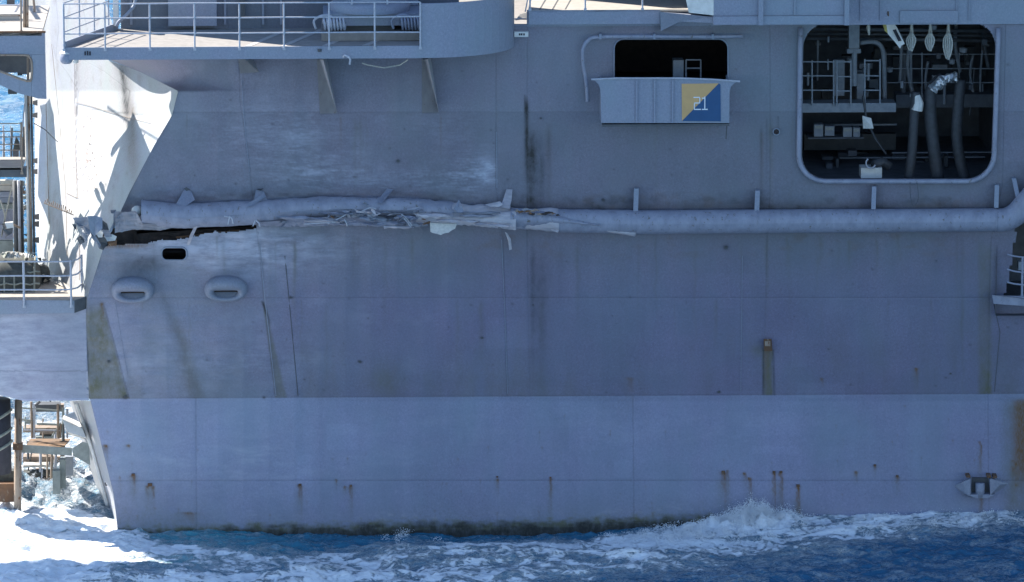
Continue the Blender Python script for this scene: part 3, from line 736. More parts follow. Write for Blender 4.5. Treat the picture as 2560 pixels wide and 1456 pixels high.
# ------------------------------------------------------------ rub pipe along the side
def cl(x):
    c = np.interp(x, [350, 450, 560, 640, 750, 850, 1000, 1100, 1200, 1290, 1400, 1600, 2500], [531, 541, 536, 531, 523, 518, 521, 528, 541, 547, 552, 556, 550])
    r = np.interp(x, [350, 640, 900, 1100, 1200, 1300, 1400, 1600, 2500], [31, 30, 26, 26, 28, 28, 29, 30, 29])
    return c, r
def rubpipe(x0, x1, mat, crush, name='rub_pipe', seed=0, endcap=None):
    xs = np.linspace(x0, x1, max(3, int((x1-x0)/(6.0 if crush else 20.0))+1)); n = 22
    V = np.zeros((len(xs), n+1, 3))
    for i, x in enumerate(xs):
        c, r = cl(x)
        cY = -1.02 if x > 1400 else -1.02+.10*math.sin(x/90.)*(crush)
        o = P(x, c, cY)
        for j in range(n+1):
            th = 2*math.pi*j/n; rr = r/100.
            k = 0.
            if crush:
                k = crush*float(fbm(np.array(x/28.), np.array(j/n*7), 4, 100+seed))
                low = max(0, -math.sin(th)); k -= crush*.5*low*sst(700, 900, x)*sst(1400, 1250, x)
            else: k = .015*float(fbm(np.array(x/40.), np.array(j/n*5), 3, 120))
            rad = rr*(1+k); 
            V[i, j] = o+np.array([0, -math.cos(th)*rad, math.sin(th)*rad])
    return grid_mesh(name, V, None, mat, SHIP)
rubpipe(1395, 1592, 'pipe_paint', .05, seed=1); rubpipe(1591, 1892, 'pipe_paint', 0); rubpipe(1893, 2184, 'pipe_paint', 0); rubpipe(2185, 2492, 'pipe_paint', 0)
rubpipe(354, 641, 'pipe_paint', .08, seed=2); rubpipe(640, 950, 'pipe_paint', .12, seed=3)
rubpipe(946, 1135, 'pipe_paint', .16, seed=5); rubpipe(1130, 1276, 'scraped_metal', .26, seed=6); rubpipe(1276, 1396, 'scraped_metal', .16, seed=7)
# flange rings
def flange(x, r=.312, w=.02):
    c, _ = cl(x); o = PT(x, c, -1.02)
    pts = [o+Vector((0, -math.cos(t)*r, math.sin(t)*r)) for t in np.linspace(0, 2*math.pi, 24, endpoint=False)]
    MB().tube(pts, w, 6, closed=True).build('pipe_seam', 'pipe_paint', SHIP, True)
for x in (1591, 1893, 2185, 2488): flange(x, .292, .013)
flange(356, .31, .014)
o0 = PT(352, 532, -1.02)
MB().lathe((0, 0, 0), [(0.001, 0), (.18, .02), (.29, .1)], 16).v
# inner sleeve ball at the broken aft end
mb = MB()
for i in range(8):
    pass
bc = PT(343, 527, -.95)
mb.lathe(bc, [(.001, -.14), (.08, -.12), (.13, -.05), (.145, 0), (.13, .06), (.07, .11), (.001, .13)], 16)
mb.build('pipe_plug', 'white_paint', SHIP, True)
# right end: elbow going up and out of frame
MB().tube(smooth_path([PT(2490, 550, -1.02), PT(2515, 549, -1.02), PT(2540, 536, -1.03), PT(2562, 512, -1.05), PT(2590, 480, -1.1), PT(2640, 420, -1.2)], 5), .29, 24).build('rub_pipe', 'pipe_paint', SHIP, True)
# dented lower lip on the sound pipe
def lip(pts, mat, name, r=.1, flat=.5):
    m = MB(); p = smooth_path([PT(x, y, Y) for x, y, Y, *_ in pts], 5)
    rad = np.interp(np.linspace(0, len(pts)-1, len(p)), range(len(pts)), [q[3] for q in pts]); m.tube(p, rad, 12)
    m.build(name, mat, SHIP, True)
lip([(1592, 574, -1.05, .12), (1650, 572, -1.12, .115), (1730, 570, -1.12, .09), (1785, 566, -1.10, .03)], 'pipe_paint', 'pipe_dent')
lip([(1395, 556, -1.18, .04), (1470, 565, -1.18, .08), (1540, 575, -1.15, .09), (1588, 582, -1.1, .10)], 'scraped_metal', 'pipe_dent')
# straight stand-offs
for x0, y0, x1, y1, dx in ((1583, 472, 1596, 532, 0), (1886, 477, 1899, 528, 0), (2178, 467, 2190, 524, 0), (2485, 463, 2497, 520, 0)):
    m = MB(); m.hexa([PT(x0+2, y0, -.98), PT(x1+1, y0, -.98), PT(x1-1, y1, -1.1), PT(x0, y1, -1.1)], [PT(x0+2, y0-4, -.6), PT(x1+1, y0-4, -.6), PT(x1-1, y1, -.6), PT(x0, y1, -.6)]); m.build('stand_off', 'trim', SHIP)
m = MB(); m.hexa([PT(2529, 446, -.9), PT(2540, 446, -.9), PT(2552, 500, -1.1), PT(2541, 500, -1.1)], [PT(2529, 442, -.6), PT(2540, 442, -.6), PT(2552, 500, -.6), PT(2541, 500, -.6)]); m.build('stand_off', 'trim', SHIP)
# bent stand-offs
def sheetpoly(pix, name, mat, parent=SHIP, th=.02):
    n = len(pix); pts = [PT(x, y, Y) for x, y, Y in pix]
    c = sum(pts, Vector((0, 0, 0)))/n+Vector((0, random.uniform(-.05, .05), 0))
    m = MB(); k = [*pts, c]; back = [p+Vector((0, th, 0)) for p in k]
    f = [(i, (i+1) % n, n) for i in range(n)]+[(n+1+(i+1) % n, n+1+i, 2*n+1) for i in range(n)]+[((i+1) % n, i, n+1+i, n+1+(i+1) % n) for i in range(n)]
    m.add(k+back, f); return m.build(name, mat, parent)
for pix in ([(461, 474, -.76), (478, 478, -.76), (487, 500, -1.0), (470, 512, -1.15), (452, 527, -1.28), (434, 522, -1.2)],
            [(640, 473, -.76), (660, 480, -.76), (668, 500, -1.0), (650, 506, -1.1), (640, 512, -1.2), (636, 496, -1.0)],
            [(655, 487, -.95), (664, 492, -1.0), (632, 516, -1.3), (618, 518, -1.3), (622, 508, -1.2)],
            [(968, 472, -.76), (984, 474, -.76), (972, 488, -1.1), (954, 510, -1.32), (944, 508, -1.3), (950, 494, -1.0)],
            [(1266, 474, -.76), (1281, 474, -.76), (1279, 500, -1.0), (1274, 522, -1.3), (1252, 518, -1.3), (1256, 506, -1.1)],
            [(1147, 500, -1.2), (1154, 512, -1.38), (1160, 530, -1.42), (1146, 534, -1.42), (1134, 522, -1.38), (1140, 512, -1.3)],
            [(1212, 512, -1.2), (1250, 504, -1.3), (1258, 512, -1.35), (1246, 518, -1.36), (1222, 516, -1.3)]):
    sheetpoly(pix, 'bent_stand_off', 'scraped_metal' if random.random() < .4 else 'trim')
for pix in ([(460, 472, -.77), (466, 469, -.78), (475, 474, -.8), (466, 478, -.8)], [(640, 474, -.78), (660, 471, -.78), (652, 477, -.8)]):
    sheetpoly(pix, 'torn_foot', 'dark_grey')

# crumpled sheet beneath the broken pipe (aft end)
def crumple(x0, x1, top, bot, Yf, name, mat, amp=.06, nx=60, ny=10, sd=0, stepx=None):
    xs = np.linspace(x0, x1, nx); v = np.linspace(0, 1, ny)
    PX = np.repeat(xs[None, :], ny, 0); T = np.interp(xs, *zip(*top)); B = np.interp(xs, *zip(*bot))
    jag = 2.5*fbm(xs/9, xs*0, 3, 200+sd)
    PY = T[None, :]+(B+jag-T)[None, :]*v[:, None]
    YY = Yf(PX, v[:, None])+amp*fbm(PX/26, PY/7, 4, 210+sd)
    V = P(PX, PY, YY)
    m = MB(); m.sheet([[tuple(p) for p in r] for r in V], .015); return m.build(name, mat, SHIP)
crumple(288, 645, [(288, 548), (305, 532), (340, 528), (356, 560), (645, 548)], [(288, 582), (330, 574), (372, 575), (400, 577), (430, 570), (470, 571), (505, 565), (645, 562)], lambda x, v: -1.25+.25*v, 'crumpled_strip', 'torn_metal', .05, 120, 9, 1)
crumple(287, 356, [(287, 530), (300, 529), (330, 531), (356, 560)], [(287, 584), (330, 574), (356, 574)], lambda x, v: -1.18+.15*v, 'crumpled_strip', 'torn_metal', .03, 30, 9, 2)
# shards through the smashed length
def shards():
    for i in range(40):
        x = random.uniform(700, 1270); c, r = cl(x)
        y = random.gauss(c+12, 10) if x > 850 else random.gauss(c+24, 5)
        y = min(y, 576 if x < 1050 else 566)
        L = random.uniform(12, 70)*(1 if x < 1100 else .8); h = random.uniform(3, 13); a = random.gauss(.03, .12)
        if random.random() < .12: a = random.uniform(-1, 1); L *= .5
        Y = -1.28-random.uniform(0, .12)
        n = random.randint(5, 8); pix = []
        for k in range(n):
            t = 2*math.pi*k/n+random.uniform(-.3, .3); u = math.cos(t)*L/2; v_ = math.sin(t)*h/2*random.uniform(.5, 1.3)
            pix.append((x+u*math.cos(a)-v_*math.sin(a), y+u*math.sin(a)+v_*math.cos(a), Y+random.uniform(-.05, .10)))
        sheetpoly(pix, 'torn_shard', random.choice(['torn_metal', 'trim', 'scraped_metal', 'pipe_paint', 'scraped_metal', 'pipe_paint']), th=.01)
shards()
for x0, y0, L_, h_, mt in ((700, 545, 120, 10, 'pipe_paint'), (760, 553, 130, 9, 'scraped_metal'), (820, 538, 90, 8, 'torn_metal'), (850, 560, 110, 9, 'pipe_paint'), (900, 546, 80, 12, 'trim'), (930, 560, 90, 12, 'pipe_paint'), (960, 568, 75, 9, 'scraped_metal'), (985, 545, 60, 14, 'trim'),
                           (1010, 562, 60, 8, 'torn_metal'), (1045, 541, 90, 10, 'scraped_metal'), (1090, 552, 110, 9, 'scraped_metal'), (1150, 540, 90, 8, 'pipe_paint'), (1180, 561, 100, 7, 'scraped_metal'), (890, 530, 60, 7, 'scraped_metal'), (1130, 534, 120, 6, 'torn_metal')):
    rows = []
    sl = random.uniform(-.03, .06)
    for v in np.linspace(0, 1, 5):
        rows.append([tuple(PT(x0+L_*u, y0+sl*L_*u+(v-.5)*h_*math.sin(math.pi*min(1, max(.08, u)))**.5+2.5*float(vn(np.array(u*6.), np.array(v*3.), int(x0))), -1.40-.07*math.sin(v*3.1)-.05*float(vn(np.array(u*5.+9), np.array(v*2.), int(y0))))) for u in np.linspace(0, 1, 16)])
    MB().sheet(rows, .01).build('torn_sheet', mt, SHIP)
crumple(645, 1060, [(645, 556), (800, 546), (860, 538), (930, 540), (1060, 548)], [(645, 566), (760, 566), (850, 564), (930, 567), (1000, 572), (1060, 560)], lambda x, v: -1.30+.30*v, 'crumpled_strip', 'pipe_paint', .09, 160, 12, 3)
crumple(1040, 1290, [(1040, 530), (1100, 533), (1200, 535), (1290, 528)], [(1040, 556), (1100, 560), (1200, 566), (1290, 575)], lambda x, v: -1.36+.12*(v*2-1)**2, 'scraped_strip', 'scraped_metal', .03, 100, 12, 4)
crumple(1276, 1500, [(1276, 520), (1340, 524), (1400, 532), (1500, 560)], [(1276, 573), (1340, 573), (1420, 570), (1500, 567)], lambda x, v: -1.355+.26*(v*2-1)**2, 'scraped_strip', 'pipe_paint', .018, 90, 12, 5)
for k_ in range(16):
    x = random.uniform(1284, 1390); y = 523+(x-1284)*.09+random.uniform(-2, 9); L_ = random.uniform(8, 30)
    sheetpoly([(x, y, -1.36), (x+L_*.5, y-random.uniform(1, 3), -1.37), (x+L_, y+random.uniform(0, 3), -1.37), (x+L_*.6, y+random.uniform(2, 5), -1.38), (x+L_*.2, y+random.uniform(2, 5), -1.37)], 'rust_scar', random.choice(['rust', 'cavity', 'torn_metal', 'tan_steel']), th=.006)
for k_ in range(16):
    x = random.uniform(830, 1080); c_, r_ = cl(x); y = c_+random.uniform(4, 42)
    if y > 575: continue
    L_ = random.uniform(5, 26); h_ = random.uniform(2, 8); a_ = random.gauss(0, .5); q_ = []
    for k2 in range(6):
        t_ = 2*math.pi*k2/6+random.uniform(-.4, .4); u_ = math.cos(t_)*L_/2; v_ = math.sin(t_)*h_/2
        q_.append((x+u_*math.cos(a_)-v_*math.sin(a_), y+u_*math.sin(a_)+v_*math.cos(a_), -1.44-random.uniform(0, .12)))
    sheetpoly(q_, 'torn_shard', random.choice(['torn_metal', 'torn_metal', 'scraped_metal', 'pipe_paint', 'rust']), th=.012)
# big curled loops of torn sheet near x 970-1020
for cx, cy, ra, rb, a0, a1 in ((955, 552, 18, 12, 2.4, 6.5), (985, 553, 20, 13, 2.8, 6.9), (1010, 556, 16, 13, 2.6, 6.2), (935, 545, 12, 9, 2, 5)):
    rows = []
    for w_ in (-1.52, -1.40, -1.28):
        rows.append([tuple(PT(cx+ra*math.cos(t)*(1+(w_+1.4)*.5), cy+rb*math.sin(t), w_)) for t in np.linspace(a0, a1, 14)])
    MB().sheet(rows, .01).build('curled_sheet', 'torn_metal', SHIP, True)
for pts in ([(1002, 540), (1015, 552), (1027, 568)], [(1003, 536), (1018, 548), (1030, 565)], [(868, 535), (850, 545), (820, 560)], [(860, 548), (866, 558), (868, 566)], [(905, 528), (925, 520), (940, 523)], [(840, 556), (800, 558), (760, 561)], [(560, 541), (578, 545), (583, 560)], [(575, 540), (572, 550), (570, 562)], [(640, 551), (648, 560), (650, 568)], [(638, 552), (632, 566)]):
    MB().tube(smooth_path([PT(x, y, -1.46) for x, y in pts], 4), .016, 5).build('hanging_wire', 'rail_paint', SHIP)
# hanging strip and stringers
sheetpoly([(486, 566, -1.2), (494, 566, -1.2), (486, 584, -.95), (474, 612, -.72), (467, 613, -.70), (474, 590, -.95)], 'hanging_strip', 'scraped_metal')
sheetpoly([(1262, 580, -1.0), (1268, 584, -1.0), (1277, 598, -.9), (1280, 624, -.85), (1273, 626, -.85), (1270, 602, -.9)], 'hanging_strip', 'scraped_metal')
sheetpoly([(1375, 573, -1.2), (1400, 572, -1.2), (1394, 582, -1.25), (1388, 580, -1.25)], 'torn_shard', 'scraped_metal')
INS = sheetpoly([(1075, 558, -1.28), (1142, 560, -1.28), (1138, 572, -1.3), (1128, 577, -1.32), (1122, 582, -1.32), (1110, 584, -1.34), (1102, 588, -1.34), (1092, 585, -1.34), (1082, 583, -1.32), (1076, 580, -1.3)], 'insulation_flap', 'insulation', SHIP, .06)
# torn flaps blowing off the corner
FL = [([(182, 545), (218, 543), (222, 560), (230, 578), (222, 590), (214, 584), (206, 572), (196, 566), (188, 556)], -1.0, 'torn_metal'),
      ([(218, 541), (240, 540), (256, 546), (256, 572), (246, 580), (236, 592), (226, 580), (222, 560)], -1.25, 'trim'),
      ([(252, 548), (268, 560), (272, 575), (262, 580), (254, 575)], -.9, 'dark_grey'),
      ([(230, 585), (256, 590), (268, 600), (268, 612), (258, 626), (248, 622), (238, 605)], -.9, 'dark_grey'),
      ([(226, 580), (240, 592), (252, 612), (250, 622), (240, 610), (230, 596)], -1.1, 'torn_metal'),
      ([(240, 584), (250, 576), (258, 582), (256, 594), (246, 594)], -1.15, 'white_paint'),
      ([(262, 592), (280, 586), (292, 592), (288, 602), (268, 604)], -1.0, 'white_paint'),
      ([(200, 588), (208, 596), (212, 606), (200, 612), (192, 598)], -1.0, 'dark_grey'),
      ([(204, 580), (222, 590), (216, 604), (208, 600)], -1.05, 'torn_metal'),
      ([(276, 526), (290, 525), (292, 536), (278, 534)], -1.0, 'torn_metal'),
      ([(284, 533), (300, 530), (296, 552), (286, 568), (278, 582), (272, 580), (284, 556)], -.95, 'trim'),
      ([(180, 560), (190, 562), (192, 575), (186, 572)], -1.0, 'dark_grey'),
      ([(268, 600), (292, 600), (292, 614), (272, 616)], -.85, 'rust'),
      ([(256, 574), (272, 576), (280, 592), (262, 594)], -1.0, 'torn_metal')]
for pix, Y, mt in FL: sheetpoly([(x, y, Y+random.uniform(-.12, .12)) for x, y in pix], 'torn_flap', mt, th=.015)
# inside of the gash
m = MB(); a = PT(262, 640, -.4); b = PT(720, 520, -.4)
def room(px0, py0, px1, py1, Y0, Y1, name, mat, extra=0):
    a = PT(px0, py1, Y0); b = PT(px1, py0, Y0); x0, x1, z0, z1 = a.x, b.x, a.z, b.z
    m = MB(); v = [(x0, Y0, z0), (x1, Y0, z0), (x1, Y0, z1), (x0, Y0, z1), (x0, Y1, z0), (x1, Y1, z0), (x1, Y1, z1), (x0, Y1, z1)]
    m.add(v, [(4, 5, 6, 7), (0, 1, 5, 4), (1, 2, 6, 5), (2, 3, 7, 6), (3, 0, 4, 7)]); return m.build(name, mat, SHIP)
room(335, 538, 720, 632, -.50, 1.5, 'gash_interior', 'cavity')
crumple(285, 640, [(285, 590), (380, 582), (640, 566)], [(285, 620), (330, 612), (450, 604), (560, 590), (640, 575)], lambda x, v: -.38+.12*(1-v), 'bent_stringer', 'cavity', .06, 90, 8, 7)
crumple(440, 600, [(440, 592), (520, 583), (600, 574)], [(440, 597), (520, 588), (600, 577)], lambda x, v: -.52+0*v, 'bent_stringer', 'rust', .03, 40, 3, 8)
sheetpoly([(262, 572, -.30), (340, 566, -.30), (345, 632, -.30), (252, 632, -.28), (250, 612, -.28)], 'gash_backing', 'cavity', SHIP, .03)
# small port
def rim(pts, r, name, mat, n=8): MB().tube(pts, r, n, closed=True).build(name, mat, SHIP, True)
def rrpts(x0, x1, y0, y1, r, Y, k=6, f=None):
    out = []
    for cx, cy, a in ((x1-r, y0+r, -90), (x1-r, y1-r, 0), (x0+r, y1-r, 90), (x0+r, y0+r, 180)):
        for i in range(k+1):
            t = math.radians(a+90*i/k); x, y = cx+r*math.cos(t), cy+r*math.sin(t)
            if f: x, y = f(x, y)
            out.append(PT(x, y, Y if not callable(Y) else Y(x, y)))
    return out
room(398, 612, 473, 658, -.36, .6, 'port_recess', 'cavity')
rim(rrpts(404, 467, 619, 651, 13, lambda x, y: float(Yh(x, y)+dent(np.array(x), np.array(y)))-.01), .022, 'port_rim', 'trim')
# fairleads
for cx, cy in ((332, 730), (565, 727)):
    g = bpy.data.objects.new('fairlead', None); link(g, SHIP); yb = float(Yh(cx, cy)); c = PT(cx, cy, yb-.04); g.location = c-wloc(SHIP)
    n1_, n2_ = 48, 16; m = MB()
    for i in range(n1_):
        t = 2*math.pi*i/n1_; ca, sa = math.cos(t), math.sin(t)
        ex = .41*math.copysign(abs(ca)**.85, ca); ez = .21*math.copysign(abs(sa)**.9, sa)
        nn = Vector((ca*.8, 0, sa)); nn.normalize()
        for j in range(n2_):
            p = 2*math.pi*j/n2_; rr = .125+.060*sa
            q = Vector((ex, 0, ez))+nn*(rr*math.cos(p))+Vector((0, -1, 0))*((rr*1.25+.03)*math.sin(p)+.03+.05*max(0, sa))
            m.v.append(c+q)
    for i in range(n1_):
        for j in range(n2_):
            m.f.append((i*n2_+j, ((i+1) % n1_)*n2_+j, ((i+1) % n1_)*n2_+(j+1) % n2_, i*n2_+(j+1) % n2_))
    m.build('fairlead_ring', 'fitting_paint', g, True)
    MB().lathe((0, 0, 0), [(0.01, 0)], 4)
    q = [c+Vector((.40*math.cos(t), -.02, .16*math.sin(t))) for t in np.linspace(0, 2*math.pi, 20, endpoint=False)]
    MB().prism(q, (0, .04, 0)).build('fairlead_throat', 'cavity', g)
    MB().add([c+Vector(v) for v in ((-.34, -.03, -.03), (.34, -.03, -.03), (.30, -.10, -.20), (-.30, -.10, -.20))], [(0, 3, 2, 1)]).build('fairlead_sill', 'wall_paint', g)
for x, y, w_ in ((995, 403, 5), (727, 744, 4), (1508, 500, 4), (1815, 619, 6), (900, 905, 4), (1205, 845, 4), (1797, 980, 5), (313, 992, 5), (272, 904, 5), (1352, 296, 4), (2376, 934, 4), (1243, 1192, 4), (1376, 1194, 4), (750, 1212, 6), (877, 1214, 5), (1935, 1180, 6), (1952, 1180, 6), (1995, 1214, 7), (1808, 1180, 7), (333, 1187, 7), (375, 1212, 9), (2187, 1163, 5), (2243, 1190, 5)):
    yb_ = float(Yh(x, y)+dent(np.array(float(x)), np.array(float(y)))); q_ = PT(x, y, yb_); w2 = w_*.006
    MB().box(q_.x-w2, q_.x+w2, yb_-.05, yb_+.02, q_.z-w2*.7, q_.z+w2*.7).build('hull_lug', 'rust' if y > 1000 else 'dark_grey', SHIP)
# scupper with rust
m = MB(); m.hexa([PT(1909, 848, -.36), PT(1929, 848, -.36), PT(1931, 878, -.30), PT(1910, 878, -.30)], [PT(1911, 850, -.1), PT(1929, 850, -.1), PT(1929, 875, -.05), PT(1911, 875, -.05)]); sc_o = m.build('scupper', 'rust', SHIP)
m = MB(); m.hexa([PT(1912, 853, -.40), PT(1926, 853, -.40), PT(1926, 866, -.38), PT(1912, 866, -.38)], [PT(1912, 853, -.36), PT(1926, 853, -.36), PT(1926, 866, -.34), PT(1912, 866, -.34)]); m.build('scupper_lip', 'tan_steel', sc_o)
# fairing low on the right
yF = 0
g = bpy.data.objects.new('hull_fitting', None); link(g, SHIP); g.location = PT(2450, 1220, 0)-wloc(SHIP); SH = -.16
def wedge(pts): 
    MB().add(*pts)
def solid(front, back, name, mat, parent):
    m = MB(); n = len(front); m.add([*front, *back], [tuple(range(n-1, -1, -1)), tuple(range(n, 2*n))]+[(i, (i+1) % n, n+(i+1) % n, n+i) for i in range(n)]); return m.build(name, mat, parent)
solid([PT(2408, 1205, -.25+SH), PT(2426, 1197, -.32+SH), PT(2426, 1238, -.32+SH), PT(2416, 1236, -.3+SH)], [PT(2385, 1214, .03+SH), PT(2430, 1190, .03+SH), PT(2430, 1245, .03+SH), PT(2405, 1238, .03+SH)], 'side_cheek', 'trim', g)
solid([PT(2475, 1197, -.32+SH), PT(2488, 1200, -.28+SH), PT(2500, 1212, -.2+SH), PT(2476, 1238, -.32+SH)], [PT(2470, 1190, .03+SH), PT(2492, 1194, .03+SH), PT(2523, 1210, .03+SH), PT(2480, 1242, .03+SH)], 'side_cheek', 'trim', g)
MB().tube([PT(2450, 1208, -.2+SH), PT(2450, 1242, -.2+SH)], .12, 14).build('roller', 'trim', g, True)
MB().pprism([(2426, 1195), (2478, 1195), (2478, 1243), (2426, 1243)], -.05+SH, .08).build('back_plate', 'dark_grey', g)
MB().pprism([(2416, 1237), (2488, 1237), (2470, 1246), (2440, 1246)], -.3+SH, .33).build('sill', 'trim', g)
for x, y in ((2421, 1192), (2473, 1192), (2488, 1193)): MB().pbox(x-5, y-3, x+5, y+3, -.33+SH, .3).build('rusty_pad', 'rust', g)

# ------------------------------------------------------------ window with balcony
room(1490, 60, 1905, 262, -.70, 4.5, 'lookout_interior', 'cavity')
rim(rrpts(1535, 1820, 98, 252, 24, -.75), .018, 'window_rim', 'trim')
LK = empty('equipment_stand', PT(1720, 195, .6), 'dim grey cabinet and rail frame standing just inside the balcony window', 'stand')
MB().pbox(1683, 151, 1709, 200, .5, .4).build('cabinet', 'hangar_light', LK)
for a_, b_ in (((1715, 150), (1715, 200)), ((1752, 150), (1752, 200)), ((1715, 150), (1752, 150)), ((1715, 171), (1752, 171))):
    MB().tube([PT(*a_, .5), PT(*b_, .5)], .02, 6).build('frame_bar', 'hangar_light', LK)
BAL = bpy.data.objects.new('balcony', None); link(BAL, SHIP); BAL.location = PT(1662, 312, -1.2)-wloc(SHIP)
def bal_pts(Y):
    L = [(1503, 308), (1502, 250), (1501, 225), (1497, 212), (1488, 203), (1478, 199)]
    T = [(1540, 196), (1600, 195), (1700, 195), (1780, 198), (1848, 203)]
    R = [(1836, 208), (1828, 216), (1824, 228), (1823, 260), (1823, 308)]
    return [PT(x, y, Y) for x, y in L+T+R]
MB().prism(bal_pts(-1.62), (0, .05, 0)).build('front_panel', 'trim', BAL)
for x in (1591, 1636, 1681): MB().pbox(x-2, 199, x+3, 308, -1.66, .035).build('panel_rib', 'trim', BAL)
bz = PT(1660, 308, -1.62).z
MB().box(PT(1503, 308, -1.62).x, PT(1823, 308, -1.62).x, -1.57, -.75, bz, bz+.05).build('floor_plate', 'trim', BAL)
for x in (1503, 1820): 
    q = PT(x, 308, -1.62); MB().box(q.x, q.x+.04, -1.57, -.75, bz+.05, bz+1.05).build('end_panel', 'trim', BAL)
MB().tube([PT(1478, 199, -1.62), PT(1540, 196, -1.64), PT(1700, 196, -1.64), PT(1780, 199, -1.64), PT(1850, 204, -1.62)], .022, 8).build('top_rail', 'rail_paint', BAL)
MB().pbox(1506, 310, 1824, 317, -1.60, .3).build('lower_flange', 'dark_grey', BAL)
MB().tube([PT(1817, 316, -1.55), PT(1815, 348, -1.5)], .015, 6).build('drain_tail', 'dark_grey', BAL)
sg = MB().pprism([(1704, 210), (1797, 209), (1705, 303)], -1.630, .008).build('number_panel', 'sign_yellow', BAL)
sg2 = MB().pprism([(1797, 209), (1801, 212), (1802, 304), (1705, 303)], -1.634, .012).build('number_panel', 'sign_blue', BAL)
def strokes(segs, w, Y, parent, name):
    m = MB()
    for x0, y0, x1, y1 in segs: m.pbox(x0-w/2, y0-w/2, x1+w/2, y1+w/2, Y, .006)
    return m.build(name, 'sign_white', parent)
strokes([(1735, 244, 1748, 244), (1749.5, 246, 1749.5, 256), (1737, 258, 1749, 258), (1736, 260, 1736, 272), (1736, 274, 1751, 274)], 2.6, -1.641, sg2, 'numeral_two')
strokes([(1756, 246, 1760, 246), (1762, 243, 1762, 272), (1756, 274, 1768, 274)], 2.8, -1.641, sg2, 'numeral_one')
# bent pipe round the window
MB().tube(smooth_path([PT(1469, 255, -.95), PT(1466, 210, -.95), PT(1458, 160, -.95), PT(1457, 125, -.95), PT(1470, 102, -.95), PT(1500, 93, -.95), PT(1640, 92, -.95), PT(1780, 92, -.95), PT(1858, 90, -.95)], 6), .048, 10).build('vent_pipe', 'pipe_paint', SHIP, True)
for x in (1501, 1636, 1782): MB().pbox(x-3, 86, x+3, 99, -1.01, .3).build('pipe_clip', 'trim', SHIP)

# ------------------------------------------------------------ upper right: side deck, ducts and boxes
UPY = -.95
m = MB(); m.pbox(1322, 25, 1650, 62, UPY, .3); m.build('deck_edge', 'trim', SHIP)
z0 = PT(1500, 25, UPY).z
MB().box(PT(1322, 25, 0).x, 7.0, UPY, 4.5, z0-.05, z0).build('side_deck', 'pale_deck', SHIP)
MB().box(0.62, 10.5, 1.55, 1.8, z0, 17.19).build('upper_wall', 'dark_grey', SHIP)
for x in (1348, 1380, 1412):
    q = PT(x, 20, UPY); MB().hexa([(q.x, UPY+.1, z0+.003), (q.x+.03, UPY+.1, z0+.003), (q.x+.25, .9, z0+.003), (q.x+.22, .9, z0+.003)], [(q.x, UPY+.1, z0+.006), (q.x+.03, UPY+.1, z0+.006), (q.x+.25, .9, z0+.006), (q.x+.22, .9, z0+.006)]).build('deck_joint', 'dark_grey', SHIP)
railing(SHIP, [(PT(x, 28, UPY-.02).x, UPY-.03, z0) for x in (1325, 1463, 1606)], 1.1, (1.1, .72, .36), mat='rail_paint')
# wedge duct
solid([PT(1650, 30, -1.3), PT(1784, 43, -1.7), PT(1784, 58, -1.7), PT(1700, 54, -1.3), PT(1652, 78, -1.0)], [PT(1650, 30, -.75), PT(1784, 40, -.75), PT(1784, 58, -.75), PT(1700, 50, -.75), PT(1652, 74, -.75)], 'duct_wedge', 'trim', SHIP)
solid([PT(1708, -30, -1.72), PT(1784, -30, -1.95), PT(1784, 39, -1.95), PT(1722, 32, -1.75)], [PT(1708, -30, -.7), PT(1784, -30, -.7), PT(1784, 36, -.7), PT(1722, 30, -.7)], 'duct_wedge', 'white_paint', SHIP)
bx0, bx1 = PT(1785, 0, -2.0).x, PT(2113, 0, -2.0).x
zt1, zt2, zt3 = PT(1900, 62, -2.0).z, PT(1900, 41, -2.0).z, 16.0
MB().box(bx0, bx1, -1.95, -.72, zt2+.004, zt3).build('side_box', 'trim', SHIP)
MB().box(bx0-.01, bx1+.02, -2.0, -.72, zt1, zt2).build('box_sill', 'trim', SHIP)
for x in (1896, 2111): MB().pbox(x, -60, x+13, 64, -2.06, .1).build('box_post', 'trim', SHIP)
MB().pbox(1985, -60, 1990, 38, -1.99, .04).build('box_rib', 'trim', SHIP)
# wall band above the hangar opening
hz = PT(2300, 61, -.75).z
MB().box(PT(2116, 0, -.8).x, 24, -.80, -.50, hz, 17.19).build('upper_wall', 'trim', SHIP)
MB().box(PT(1318, 0, -.8).x, PT(2116, 0, -.8).x, -.74, -.50, hz-.01, z0-.06).build('upper_wall', 'trim', SHIP)
for x in (2150, 2200, 2390, 2421): MB().pbox(x, -40, x+4, 52, -.84, .05).build('wall_stiffener', 'trim', SHIP)
solid([PT(2120, -30, -1.2), PT(2150, -30, -.85), PT(2120, 45, -.85)], [PT(2120, -30, -.8), PT(2150, -30, -.8), PT(2120, 45, -.8)], 'knee_plate', 'trim', SHIP)
MB().pbox(2250, 27, 2395, 58, -.86, .06).build('band_plate', 'trim', SHIP)
# small items in the slot between tub and side deck
MB().pbox(1286, 80, 1321, 93, -.9, .3).build('slot_sill', 'white_paint', SHIP)
for x in (1297, 1302, 1308): MB().pbox(x, 84, x+4, 89, -.905, .006).build('stencil_mark', 'stencil_ink', SHIP)
sheetpoly([(1288, 52, -.3), (1300, 36, -.2), (1320, 30, -.2), (1320, 46, -.3), (1300, 50, -.3)], 'folded_sheet', 'sun_cream')
MB().tube([PT(1286, 48, -.4), PT(1320, 48, -.4)], .02, 6).build('slot_bar', 'rail_paint', SHIP)
for x in (1313, 1321): MB().tube([PT(x, 30, -.8), PT(x+10, -20, -.8)], .015, 6).build('slot_bar', 'rail_paint', SHIP)

